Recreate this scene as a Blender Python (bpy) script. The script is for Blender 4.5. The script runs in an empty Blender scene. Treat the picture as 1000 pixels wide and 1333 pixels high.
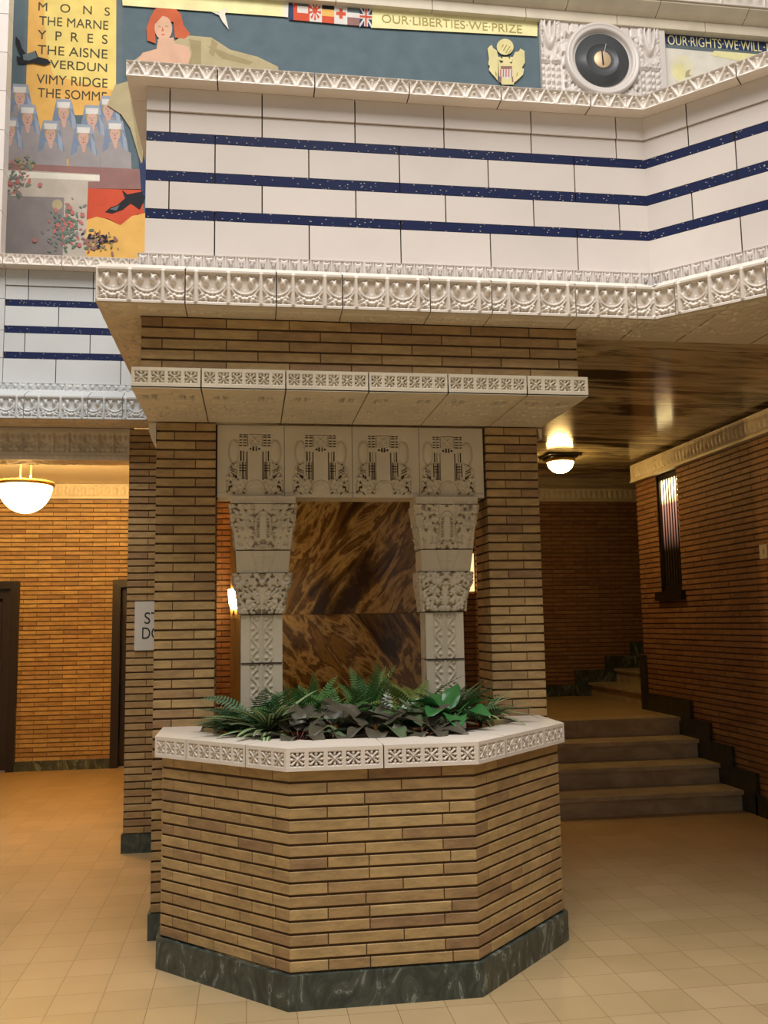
import bpy, bmesh, math, random
import numpy as np
from mathutils import Matrix, Vector
random.seed(7)
C = bpy.context.scene.collection
PI = math.pi
# ------------------------------------------------------------------ camera
EYE = 1.6
F = 1194.93
R = np.array([[0.98967577, -0.14239418, -0.01630218],
              [-0.00108059, -0.12115325, 0.99263323],
              [0.14332026, 0.98236744, 0.1200563]])
cam_d = bpy.data.cameras.new('camera'); cam = bpy.data.objects.new('camera', cam_d); C.objects.link(cam)
cam_d.sensor_fit = 'VERTICAL'; cam_d.sensor_height = 36; cam_d.sensor_width = 27; cam_d.lens = F / 1333 * 36
cam_d.clip_start = .05
M = Matrix(((R[0][0], R[1][0], -R[2][0], 0), (R[0][1], R[1][1], -R[2][1], 0), (R[0][2], R[1][2], -R[2][2], EYE), (0, 0, 0, 1)))
cam.matrix_world = M
bpy.context.scene.camera = cam

def on_wall(x, y, Y):          # point of the far mural wall (plane at distance Y) behind a point of the photograph
    q = R.T @ np.array([(x - 500) / F, -(y - 666.5) / F, 1.0]); t = Y / q[1]
    return float(q[0] * t), float(q[2] * t + EYE)

# ------------------------------------------------------------------ materials
def mat(name, col, rough=.5, metal=0, spec=.5, bump=None, vary=None, emit=None):
    m = bpy.data.materials.new(name); m.use_nodes = True; nt = m.node_tree; b = nt.nodes['Principled BSDF']
    b.inputs['Base Color'].default_value = (*col, 1); b.inputs['Roughness'].default_value = rough
    b.inputs['Metallic'].default_value = metal; b.inputs['Specular IOR Level'].default_value = spec
    tc = nt.nodes.new('ShaderNodeTexCoord')
    if vary:
        sc, amt = vary
        n = nt.nodes.new('ShaderNodeTexNoise'); n.inputs['Scale'].default_value = sc; n.inputs['Detail'].default_value = 5
        r = nt.nodes.new('ShaderNodeValToRGB'); r.color_ramp.elements[0].position = .3; r.color_ramp.elements[1].position = .7
        r.color_ramp.elements[0].color = (*[c * (1 - amt) for c in col], 1); r.color_ramp.elements[1].color = (*[min(1, c * (1 + amt * .6)) for c in col], 1)
        nt.links.new(tc.outputs['Object'], n.inputs['Vector']); nt.links.new(n.outputs['Fac'], r.inputs['Fac']); nt.links.new(r.outputs['Color'], b.inputs['Base Color'])
    if bump:
        sc, st = bump
        n = nt.nodes.new('ShaderNodeTexNoise'); n.inputs['Scale'].default_value = sc; n.inputs['Detail'].default_value = 4
        bp = nt.nodes.new('ShaderNodeBump'); bp.inputs['Strength'].default_value = st; bp.inputs['Distance'].default_value = .01
        nt.links.new(tc.outputs['Object'], n.inputs['Vector']); nt.links.new(n.outputs['Fac'], bp.inputs['Height']); nt.links.new(bp.outputs['Normal'], b.inputs['Normal'])
    if emit:
        b.inputs['Emission Color'].default_value = (*emit[0], 1); b.inputs['Emission Strength'].default_value = emit[1]
    return m

def brick_mat(name, cols, rough=.6):
    m = mat(name, cols[0], rough, spec=.35); nt = m.node_tree; b = nt.nodes['Principled BSDF']
    g = nt.nodes.new('ShaderNodeNewGeometry'); r = nt.nodes.new('ShaderNodeValToRGB')
    r.color_ramp.interpolation = 'LINEAR'
    el = r.color_ramp.elements
    while len(el) < len(cols): el.new(.5)
    for i in range(len(cols)): el[i].position = i / (len(cols) - 1)
    for i in range(len(cols)): el[i].color = (*cols[i], 1)
    tc = nt.nodes.new('ShaderNodeTexCoord'); n = nt.nodes.new('ShaderNodeTexNoise'); n.inputs['Scale'].default_value = 9; n.inputs['Detail'].default_value = 8; n.inputs['Roughness'].default_value = .7
    mp = nt.nodes.new('ShaderNodeMapping'); mp.inputs['Scale'].default_value = (1, 1, 3)
    nt.links.new(tc.outputs['Object'], mp.inputs['Vector']); nt.links.new(mp.outputs['Vector'], n.inputs['Vector'])
    mr = nt.nodes.new('ShaderNodeMapRange'); mr.inputs['From Min'].default_value = .3; mr.inputs['From Max'].default_value = .7; mr.inputs['To Min'].default_value = .66; mr.inputs['To Max'].default_value = 1.16
    mx = nt.nodes.new('ShaderNodeVectorMath'); mx.operation = 'SCALE'
    nt.links.new(g.outputs['Random Per Island'], r.inputs['Fac']); nt.links.new(r.outputs['Color'], mx.inputs[0])
    nt.links.new(n.outputs['Fac'], mr.inputs['Value']); nt.links.new(mr.outputs['Result'], mx.inputs['Scale']); nt.links.new(mx.outputs['Vector'], b.inputs['Base Color'])
    bp = nt.nodes.new('ShaderNodeBump'); bp.inputs['Strength'].default_value = .35; bp.inputs['Distance'].default_value = .004
    n2 = nt.nodes.new('ShaderNodeTexNoise'); n2.inputs['Scale'].default_value = 60; nt.links.new(tc.outputs['Object'], n2.inputs['Vector'])
    nt.links.new(n2.outputs['Fac'], bp.inputs['Height']); nt.links.new(bp.outputs['Normal'], b.inputs['Normal'])
    return m

def veined(name, stops, scale, rough, dist=3., nscale=2.2, rot=(0, 0, 0), detail=9, spec=.5):
    m = mat(name, stops[0][1], rough, spec=spec); nt = m.node_tree; b = nt.nodes['Principled BSDF']
    tc = nt.nodes.new('ShaderNodeTexCoord'); mp = nt.nodes.new('ShaderNodeMapping'); mp.inputs['Scale'].default_value = scale; mp0 = nt.nodes.new('ShaderNodeMapping'); mp0.inputs['Rotation'].default_value = rot; nt.links.new(tc.outputs['Object'], mp0.inputs['Vector'])
    n = nt.nodes.new('ShaderNodeTexNoise'); n.inputs['Scale'].default_value = nscale; n.inputs['Detail'].default_value = detail; n.inputs['Roughness'].default_value = .62; n.inputs['Distortion'].default_value = dist
    r = nt.nodes.new('ShaderNodeValToRGB'); el = r.color_ramp.elements
    while len(el) < len(stops): el.new(.5)
    for e, (p, c) in zip(el, stops): e.position = p
    for e, (p, c) in zip(sorted(el, key=lambda q: q.position), stops): e.color = (*c, 1)
    nt.links.new(mp0.outputs['Vector'], mp.inputs['Vector']); nt.links.new(mp.outputs['Vector'], n.inputs['Vector'])
    nt.links.new(n.outputs['Fac'], r.inputs['Fac']); nt.links.new(r.outputs['Color'], b.inputs['Base Color'])
    return m

TC = mat('cream_terracotta', (.68, .595, .45), .45, bump=(70, .15), vary=(5, .10))
TCW = mat('glazed_white_terracotta', (.78, .71, .655), .30, bump=(30, .05), vary=(2.2, .06))
TCF = mat('pinkish_white_terracotta', (.79, .705, .61), .33, bump=(50, .08), vary=(4, .07))
TCG = mat('glazed_grey_white_terracotta', (.66, .68, .68), .3, bump=(30, .05), vary=(2.2, .05))
def per_block(m, lo, hi):        # each glazed block fired a little lighter or darker
    nt = m.node_tree; b = nt.nodes['Principled BSDF']; src = b.inputs['Base Color'].links[0].from_socket
    g = nt.nodes.new('ShaderNodeNewGeometry'); mr = nt.nodes.new('ShaderNodeMapRange'); mr.inputs['To Min'].default_value = lo; mr.inputs['To Max'].default_value = hi
    vm = nt.nodes.new('ShaderNodeVectorMath'); vm.operation = 'SCALE'; nt.links.new(g.outputs['Random Per Island'], mr.inputs['Value']); nt.links.new(src, vm.inputs[0]); nt.links.new(mr.outputs['Result'], vm.inputs['Scale']); nt.links.new(vm.outputs['Vector'], b.inputs['Base Color'])
per_block(TCW, .92, 1.02); per_block(TCG, .90, 1.02)
GROUT = mat('dark_grout', (.05, .035, .025), .9)
MORTAR = mat('brown_mortar', (.10, .055, .024), .95)
BR = brick_mat('roman_brick', [(.32, .195, .095), (.42, .27, .118), (.46, .305, .13), (.51, .35, .155), (.48, .32, .138), (.44, .29, .123), (.40, .255, .112), (.32, .195, .095)])
BRR = brick_mat('roman_brick_red', [(.27, .13, .06), (.31, .155, .07), (.34, .175, .078), (.30, .15, .068), (.25, .12, .056)])
NAVY = mat('navy_mosaic', (.012, .02, .07), .25)
def speckle(m):
    nt = m.node_tree; b = nt.nodes['Principled BSDF']; tc = nt.nodes.new('ShaderNodeTexCoord')
    mp = nt.nodes.new('ShaderNodeMapping'); mp.inputs['Scale'].default_value = (1, 1, 1.8)
    v = nt.nodes.new('ShaderNodeTexVoronoi'); v.inputs['Scale'].default_value = 38; v.inputs['Randomness'].default_value = 1
    r = nt.nodes.new('ShaderNodeValToRGB'); r.color_ramp.interpolation = 'CONSTANT'
    r.color_ramp.elements[0].color = (.5, .48, .42, 1); r.color_ramp.elements[1].color = (.010, .018, .075, 1); r.color_ramp.elements[1].position = .15
    nt.links.new(tc.outputs['Object'], mp.inputs['Vector']); nt.links.new(mp.outputs['Vector'], v.inputs['Vector']); nt.links.new(v.outputs['Distance'], r.inputs['Fac'])
    nt.links.new(r.outputs['Color'], b.inputs['Base Color'])
speckle(NAVY)
GREENM = veined('dark_green_marble', [(.0, (.016, .022, .017)), (.42, (.035, .045, .036)), (.58, (.075, .09, .075)), (.62, (.24, .27, .23)), (.66, (.05, .062, .05))], (1.6, 1.6, .8), .3, dist=2.2, nscale=5)
CEILM = veined('brown_streaked_marble', [(.0, (.035, .028, .018)), (.40, (.06, .047, .028)), (.45, (.34, .28, .16)), (.53, (.66, .57, .36)), (.575, (.20, .155, .085)), (.61, (.50, .42, .25)), (.8, (.64, .55, .34))], (.26, 1.5, 1), .15, dist=1.0, nscale=1.5)
MST = [(.0, (.035, .018, .009)), (.40, (.06, .034, .015)), (.47, (.20, .125, .04)), (.52, (.58, .44, .20)), (.56, (.12, .07, .025)), (.64, (.34, .22, .07)), (.8, (.24, .15, .045))]
WALLM = veined('brown_gold_marble', MST, (2.6, 1, .75), .14, dist=.55, nscale=1.6, rot=(0, -.62, 0), detail=10)
DARKM = veined('black_brown_marble', [(.0, (.012, .010, .008)), (.5, (.03, .025, .018)), (.6, (.05, .045, .032)), (.8, (.02, .017, .013))], (1.6, 1.6, .8), .35, dist=2.2, nscale=5)
STEPM = veined('grey_step_marble', [(.0, (.22, .17, .11)), (.45, (.46, .37, .25)), (.6, (.58, .48, .33)), (.8, (.34, .27, .17))], (.8, .8, 1.6), .3, dist=1.2, nscale=4)
PLAST = mat('cream_plaster', (.86, .80, .62), .8)
UNDER = mat('plain_plaster', (.5, .45, .38), .9)
BLACK = mat('dark_bronze', (.02, .014, .010), .4, metal=.2)
DOORM = mat('dark_wood', (.022, .012, .007), .35)
BRASS = mat('brass', (.62, .40, .14), .28, metal=1)
SOIL = mat('dark_soil', (.018, .012, .008), .95, bump=(40, .8), vary=(30, .4))
GLOBE = mat('lit_opal_glass', (.9, .8, .6), .4, emit=((1, .64, .21), 66))
BOWL = mat('lit_alabaster_bowl', (.9, .75, .5), .4, emit=((1, .55, .17), 26))
SIGNM = mat('white_sign_enamel', (.66, .64, .58), .25)
INK = mat('black_lettering', (.02, .02, .02), .5)
SWITCH = mat('ivory_plate', (.55, .48, .36), .5)

# floor tiles
FLOORM = mat('buff_floor_tile', (.6, .46, .28), .33, spec=.4)
def floor_nodes():
    nt = FLOORM.node_tree; b = nt.nodes['Principled BSDF']; tc = nt.nodes.new('ShaderNodeTexCoord')
    mp = nt.nodes.new('ShaderNodeMapping'); mp.inputs['Location'].default_value = (-1.645 + .2077 * 40, -3.775 + .215 * 40, 0)
    br = nt.nodes.new('ShaderNodeTexBrick'); br.offset = 0; br.squash = 1
    br.inputs['Scale'].default_value = 1; br.inputs['Brick Width'].default_value = .2077; br.inputs['Row Height'].default_value = .215
    br.inputs['Mortar Size'].default_value = .0016; br.inputs['Mortar Smooth'].default_value = .3; br.inputs['Bias'].default_value = 0
    br.inputs['Color1'].default_value = (.405, .29, .145, 1); br.inputs['Color2'].default_value = (.46, .335, .18, 1); br.inputs['Mortar'].default_value = (.22, .13, .06, 1)
    n = nt.nodes.new('ShaderNodeTexNoise'); n.inputs['Scale'].default_value = 3; n.inputs['Detail'].default_value = 6
    mr = nt.nodes.new('ShaderNodeMapRange'); mr.inputs['To Min'].default_value = .85; mr.inputs['To Max'].default_value = 1.12
    vm = nt.nodes.new('ShaderNodeVectorMath'); vm.operation = 'SCALE'
    nt.links.new(tc.outputs['Object'], mp.inputs['Vector']); nt.links.new(mp.outputs['Vector'], br.inputs['Vector']); nt.links.new(tc.outputs['Object'], n.inputs['Vector'])
    nt.links.new(n.outputs['Fac'], mr.inputs['Value']); nt.links.new(br.outputs['Color'], vm.inputs[0]); nt.links.new(mr.outputs['Result'], vm.inputs['Scale'])
    nt.links.new(vm.outputs['Vector'], b.inputs['Base Color'])
    bp = nt.nodes.new('ShaderNodeBump'); bp.inputs['Strength'].default_value = .4; bp.inputs['Distance'].default_value = .002; bp.invert = True
    nt.links.new(br.outputs['Fac'], bp.inputs['Height']); nt.links.new(bp.outputs['Normal'], b.inputs['Normal'])
floor_nodes()

# ------------------------------------------------------------------ mesh builder
class MB:
    def __init__(s): s.v = []; s.f = []; s.m = []; s.sm = []
    def add(s, vs, fs, mi=0, smooth=False):
        o = len(s.v); s.v += [tuple(map(float, p)) for p in vs]
        for f in fs: s.f.append(tuple(i + o for i in f)); s.m.append(mi); s.sm.append(smooth)
    def box(s, x0, x1, y0, y1, z0, z1, mi=0):
        v = [(x, y, z) for z in (z0, z1) for y in (y0, y1) for x in (x0, x1)]
        s.add(v, [(0, 2, 3, 1), (4, 5, 7, 6), (0, 1, 5, 4), (2, 6, 7, 3), (0, 4, 6, 2), (1, 3, 7, 5)], mi)
    def prism(s, pts, z0, z1, mi=0, caps=True, skip=()):
        n = len(pts); v = [(p[0], p[1], z0) for p in pts] + [(p[0], p[1], z1) for p in pts]
        fs = [(i, (i + 1) % n, (i + 1) % n + n, i + n) for i in range(n) if i not in skip]
        if caps: fs += [tuple(range(n - 1, -1, -1)), tuple(range(n, 2 * n))]
        s.add(v, fs, mi)
    def tube(s, pts, r, seg=8, mi=0, r2=None):
        pts = [Vector(p) for p in pts]; rings = []
        for i, p in enumerate(pts):
            d = (pts[min(i + 1, len(pts) - 1)] - pts[max(i - 1, 0)]).normalized()
            a = d.orthogonal().normalized(); b = d.cross(a)
            rr = r if r2 is None else r + (r2 - r) * i / (len(pts) - 1)
            rings.append([p + a * rr * math.cos(2 * PI * k / seg) + b * rr * math.sin(2 * PI * k / seg) for k in range(seg)])
        v = [q for ring in rings for q in ring]; fs = []
        for i in range(len(rings) - 1):
            for k in range(seg): fs.append((i * seg + k, i * seg + (k + 1) % seg, (i + 1) * seg + (k + 1) % seg, (i + 1) * seg + k))
        fs += [tuple(range(seg)), tuple((len(rings) - 1) * seg + k for k in range(seg))]
        s.add(v, fs, mi, True)
    def lathe(s, prof, c, seg=32, mi=0, axis='z'):
        v = []; n = len(prof)
        for r, z in prof:
            for k in range(seg):
                a = 2 * PI * k / seg
                v.append((c[0] + r * math.cos(a), c[1] + r * math.sin(a), c[2] + z) if axis == 'z' else (c[0] + r * math.cos(a), c[1] + z, c[2] + r * math.sin(a)))
        fs = [(i * seg + k, i * seg + (k + 1) % seg, (i + 1) * seg + (k + 1) % seg, (i + 1) * seg + k) for i in range(n - 1) for k in range(seg)]
        s.add(v, fs, mi, True)
    def grid(s, P, H, N, mi=0, smooth=True):          # P: (nv,nu,3) points, H heights, N unit normal
        nv, nu = H.shape; Q = P + H[..., None] * np.array(N, float)
        o = len(s.v); s.v += [tuple(p) for p in Q.reshape(-1, 3).tolist()]
        for j in range(nv - 1):
            for i in range(nu - 1):
                a = o + j * nu + i; s.f.append((a, a + 1, a + nu + 1, a + nu)); s.m.append(mi); s.sm.append(smooth)
    def build(s, name, mats, parent=None):
        me = bpy.data.meshes.new(name); me.from_pydata(s.v, [], s.f)
        if not isinstance(mats, (list, tuple)): mats = [mats]
        for m in mats: me.materials.append(m)
        me.polygons.foreach_set('material_index', s.m); me.polygons.foreach_set('use_smooth', s.sm); me.update()
        bm = bmesh.new(); bm.from_mesh(me); bmesh.ops.recalc_face_normals(bm, faces=bm.faces[:]) if len(s.f) < 4000 and not any(s.sm) else None
        bm.to_mesh(me); bm.free()
        o = bpy.data.objects.new(name, me); C.objects.link(o)
        if parent is not None:
            o.parent = parent
            o.matrix_parent_inverse = world_of(parent).inverted()
        return o
def world_of(o):
    m = Matrix.Translation(o.location) @ o.rotation_euler.to_matrix().to_4x4()
    if o.parent is not None: m = world_of(o.parent) @ o.matrix_parent_inverse @ m
    return m
def tag(o, label=None, cat=None, group=None, kind=None):
    if label: o['label'] = label
    if cat: o['category'] = cat
    if group: o['group'] = group
    if kind: o['kind'] = kind
    return o
def thing(name, label, cat, loc, group=None, kind=None):
    o = bpy.data.objects.new(name, None); o.empty_display_size = .1; C.objects.link(o); o.location = loc
    return tag(o, label, cat, group, kind)

def plane_grid(mb, A, B, z0, z1, fun, res=.0045, N=None, mi=0, lo=None):
    """relief on the vertical strip from plan point A to B; fun(u, v, w, h) in metres -> heights"""
    A = np.array(A, float); B = np.array(B, float); w = np.linalg.norm(B - A); d = (B - A) / w
    n = np.array([d[1], -d[0], 0.]) if N is None else np.array(N, float)
    nu = max(3, int(w / res)); nv = max(3, int((z1 - z0) / res))
    u = np.linspace(0, w, nu); v = np.linspace(0, z1 - z0, nv); U, V = np.meshgrid(u, v)
    H = fun(U, V, w, z1 - z0)
    H[0, :] = H[-1, :] = 0; H[:, 0] = H[:, -1] = 0
    P = np.stack([A[0] + d[0] * U, A[1] + d[1] * U, z0 + V], -1)
    mb.grid(P, H, n, mi)
def face_block(mb, A, B, z0, z1, depth, fun, res=.0045, mi=0):
    """a block with a carved front along A->B (outside on the right-hand side) and plain other faces"""
    A = np.array(A, float); B = np.array(B, float); d = (B - A) / np.linalg.norm(B - A); n = np.array([d[1], -d[0]])
    C1 = B - n * depth; D1 = A - n * depth
    mb.prism([A, B, C1, D1], z0, z1, mi, skip=(0,))
    plane_grid(mb, A, B, z0, z1, fun, res, mi=mi)

# ---- relief patterns (numpy height functions, metres)
def ridge(d, w): return np.sqrt(np.clip(1 - (d / w) ** 2, 0, 1))
def seg(U, V, a, b):
    ax, ay = a; bx, by = b; dx, dy = bx - ax, by - ay; t = np.clip(((U - ax) * dx + (V - ay) * dy) / (dx * dx + dy * dy), 0, 1)
    return np.hypot(U - ax - t * dx, V - ay - t * dy)
def curve(U, V, pts):
    d = np.full(U.shape, 9.)
    for a, b in zip(pts[:-1], pts[1:]): d = np.minimum(d, seg(U, V, a, b))
    return d
def arc(cx, cy, r, a0, a1, n=9): return [(cx + r * math.cos(math.radians(a0 + (a1 - a0) * i / n)), cy + r * math.sin(math.radians(a0 + (a1 - a0) * i / n))) for i in range(n + 1)]
def rosette_cell(a, b, dep=.0125):    # a,b in -1..1 of the cell
    q = np.maximum(abs(a), abs(b)) + .08; a = a * 1.06; b = b * 1.06; r = np.hypot(a, b); th = np.arctan2(b, a)
    H = np.where(q > .84, 0., -dep)
    diag = np.abs(np.sin(2 * (th + 0)))            # 1 on the diagonals
    off = r * np.abs(np.sin((np.mod(th, PI / 2) - PI / 4)))
    H = np.where(q <= .84, -dep + dep * 1.15 * ridge(off, .05 + .17 * np.clip(r, 0, 1)) * (r < .95), H)
    t2 = np.mod(th + PI / 4, PI / 2) - PI / 4; off2 = r * np.abs(np.sin(t2)); along = r * np.cos(t2)
    H = np.maximum(H, -dep + dep * 1.1 * ridge(np.hypot(off2 * .9, (along - .62) * .8), .17))
    H = np.maximum(H, -dep + dep * .9 * ridge(np.hypot(off2 * 2, (along - .3)), .2))
    H = np.where(q > .84, 0., H)
    return H
def rosettes(n, side=.008):
    def f(U, V, w, h):
        c = (w - 2 * side) / n; k = np.clip(np.floor((U - side) / c), 0, n - 1)
        a = ((U - side - k * c) / c - .5) * 2; b = (V / h - .5) * 2 * 1.28
        H = rosette_cell(a, b)
        H = np.where((U < side) | (U > w - side) | (abs(b) > 1), 0., H); return H
    return f
def foliage(U, V, s, seed, dep=.01):
    rng = np.random.RandomState(seed); w = U.max() - U.min() + 1e-6; h = V.max() - V.min() + 1e-6
    best = np.full(U.shape, -1.)
    n = int(w * h / (s * s) * 1.5) + 2
    for i in range(n):
        x = U.min() + rng.rand() * w; y = V.min() + rng.rand() * h; a = rng.rand() * PI; e = .45 + rng.rand() * .4; r = s * (.6 + .5 * rng.rand())
        dx = (U - x) * math.cos(a) + (V - y) * math.sin(a); dy = -(U - x) * math.sin(a) + (V - y) * math.cos(a)
        d = np.hypot(dx, dy / e); hh = ridge(d, r) * (.6 + .4 * rng.rand()) - .25 * (np.abs(dy) < s * .07) * (d < r)
        best = np.maximum(best, np.where(d < r, hh, -1))
    return np.where(best > -.5, best * dep, -dep * .9)
def frieze(cell=.1504, u0=0.):
    def f(U, V, w, h):
        k = np.floor((U + u0) / cell); a = ((U + u0) - k * cell) / cell; a = a * 2 - 1; b = V / h * 2 - 1
        X = np.abs(a); dep = .022
        inner = (X < .88) & (b < .80) & (b > -.80)
        G = np.full(U.shape, -dep)
        # two stems sweeping from the upper corners to the foot, doubled
        for (cx, cy, r) in ((0, .72, 1.06), (0, .88, 1.02)):
            d = np.abs(np.hypot(a - cx, (b - cy) * .86) - r) ; G = np.maximum(G, np.where(b < .3, -dep + .016 * ridge(d, .07), -dep))
        G = np.maximum(G, -dep + .026 * ridge(np.hypot((X - .38) / .17, (b - .42) / .30), 1))        # buds
        G = np.maximum(G, -dep + .018 * ridge(np.hypot((X - .52) / .16, (b - .62) / .12), 1))
        G = np.maximum(G, -dep + .018 * ridge(np.hypot((X - .30) / .10, (b - .68) / .10), 1))
        for (x, y, r) in ((.30, -.52, .17), (.52, -.62, .15), (.66, -.45, .12), (.12, -.62, .13), (.38, -.72, .12), (.7, -.68, .10)):
            G = np.maximum(G, -dep + .025 * ridge(np.hypot(X - x, b - y), r))
        G = np.maximum(G, -dep + .012 * ridge(np.abs(a), .05) * ((b > -.45) & (b < -.05)))
        G = np.maximum(G, -dep + .012 * ridge(np.hypot((X - .74) / .1, (b - .1) / .3), 1))
        H = np.where(inner, G, 0.)
        H = np.maximum(H, np.where((X > .91) & (b < .95), .007 * ridge(X - 1, .12), -9)) * np.where(np.abs(b) > .9, 0, 1) if True else H
        return np.where(inner, G, np.maximum(H, 0))
    return f
def dentils(cell=.052):
    def f(U, V, w, h):
        a = np.mod(U, cell) / cell; b = V / h
        H = np.zeros(U.shape)
        H = np.where((a > .08) & (a < .16), -.012, H); H = np.where((a > .84) & (a < .92), -.012, H)
        H = np.where((b > .12) & (b < .86) & (a > .3) & (a < .7), -.009, H)
        H = np.where((np.abs(a - .5) < (b - .15) * .35) & (b < .8) & (b > .15), .002, H)
        H = np.where((b > .86) & (a > .25) & (a < .75), -.004, H); return H
    return f
def chevrons(cell=.085):
    def f(U, V, w, h):
        a = np.mod(U, cell) / cell * 2 - 1; b = V / h * 2 - 1; X = np.abs(a)
        H = np.full(U.shape, -.011)
        H = np.maximum(H, -.011 + .012 * ridge(np.abs(X - .5 + .4 * b), .16))
        H = np.maximum(H, -.011 + .011 * ridge(np.abs(b - .5) + 0 * a, .10) * (X < .5))
        H = np.maximum(H, -.011 + .012 * ridge(np.hypot(a, (b + .1)), .16))
        H = np.maximum(H, -.011 + .011 * ridge(X - .98, .09) * (b < .3))
        H = np.maximum(H, -.011 + .011 * ridge(np.hypot(X - .95, b - .55), .2))
        return np.where((np.abs(b) > .78), 0, H)
    return f
def lintel_fun(cx):
    def f(U, V, w, h):
        X = np.abs(U - cx); z = V; H = np.zeros(U.shape)
        def cut(mask, d): nonlocal H; H = np.where(mask, np.minimum(H, -d * 1.7), H)
        cut((X > .041) & (X < .046) & (z > .098) & (z < .26), .008)
        for x in (.052, .060, .068): cut((np.abs(X - x) < .0022) & (z > .085) & (z < .20), .008)
        for q in (.15, .165, .18): cut((np.abs(z - q) < .0018) & (X > .05) & (X < .085), .006)
        cut((np.abs(X - .082) < .0022) & (z > .12) & (z < .20), .008)
        cut((np.abs(X - .076) < .003) & (z > .205) & (z < .262), .012); cut((np.abs(X - .062) < .0018) & (z > .205) & (z < .262), .007)
        for q in (.292, .308, .324, .340, .354): cut((np.abs(z - q) < .0032) & (((X > .047) & (X < .064)) | ((X > .072) & (X < .086))), .010)
        cut((np.abs(X - .068) < .0012) & (z > .285) & (z < .36), .005)
        cut((X < .043) & (z > .288) & (z < .358), .006)
        a = U - cx; b = z - .323
        H = np.where((X < .040) & (np.abs(b) < .034), np.maximum(H, -.006 + .009 * ridge(np.abs(np.abs(a) - np.abs(b)), .006)), H)
        H = np.where((X < .040) & (np.abs(b) < .034), np.maximum(H, -.006 + .007 * ridge(np.hypot(np.maximum(np.abs(a), np.abs(b)) - .028, 0), .004)), H)
        cut((X < .012) & (z > .262) & (z < .285) & (X > .004), .009); cut((X > .018) & (X < .03) & (z > .268) & (z < .28), .006)
        e = np.hypot((X - .113) / .028, (z - .258) / .062)
        H = np.where((e < 1) & (X > .09), .010 * ridge(e, 1), H); cut((np.abs(e - 1.12) < .10) & (X > .092), .004)
        m = (((X > .048) & (X < .155) & (z > .018) & (z < .12)) | ((X > .095) & (X < .148) & (z > .018) & (z < .19)))
        m &= ~((X < .10) & (z > .10)); m &= (np.hypot((X - .1) / .062, (z - .085) / .11) < 1)
        H = np.where(m, foliage(X, z, .014, 5, .018), H)
        for q in (.13, .145, .16): cut((np.abs(z - q - (X - .12) * .5) < .002) & (X > .10) & (X < .135), .009)
        e2 = np.abs(np.hypot(a, z - .045) - .045); H = np.where((e2 < .012) & (z > .045), .008 * ridge(e2, .008) - .003, H)
        for x in (0, .012): H = np.where(np.hypot(X - x, z - .078) < .006, .007, H)
        cut((np.abs(X - .155) < .0015) & (z > .03) & (z < .08), .004)
        cut((np.abs(z - .028) < .0015) & (X > .15), .004)
        return H
    return f
def soffit_slots(seed):
    rng = np.random.RandomState(seed)
    def f(U, V, w, h):      # U across the block, V from front to back
        H = .0012 * np.sin(U * 90) * np.sin(V * 70)
        for (v0, n, L) in ((.10, 7, .05), (.22, 12, .09), (.34, 14, .05), (.42, 10, .12), (.54, 12, .08), (.62, 9, .06)):
            for k in range(n):
                u = .03 + rng.rand() * (w - .06); vv = v0 + rng.rand() * .05; wd = .005 + rng.rand() * .009; ln = L * (.25 + .5 * rng.rand()) * .5
                H = np.where((np.abs(U - u) < wd) & (np.abs(V - vv) < ln * .6), -.024 * (.4 + .6 * rng.rand()), H)
        for cu in (.22, .78):
            for k in (-2, -1, 1, 2):
                H = np.where((np.abs(U - w * cu - k * .014) < .0042) & (np.abs(V - .19) < .045), -.032, H)
        return H
    return f
def down_grid(mb, x0, x1, y0, y1, zf, zb, fun, res=.0055, mi=0):     # carved underside, zf at the front, zb at the back
    nu = max(3, int((x1 - x0) / res)); nv = max(3, int((y1 - y0) / res))
    U, V = np.meshgrid(np.linspace(0, x1 - x0, nu), np.linspace(0, y1 - y0, nv)); H = fun(U, V, x1 - x0, y1 - y0)
    H[0, :] = H[-1, :] = 0; H[:, 0] = H[:, -1] = 0
    P = np.stack([x0 + U, y0 + V, zf + (zb - zf) * V / (y1 - y0)], -1); mb.grid(P, H, (0, 0, -1), mi)

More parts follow.
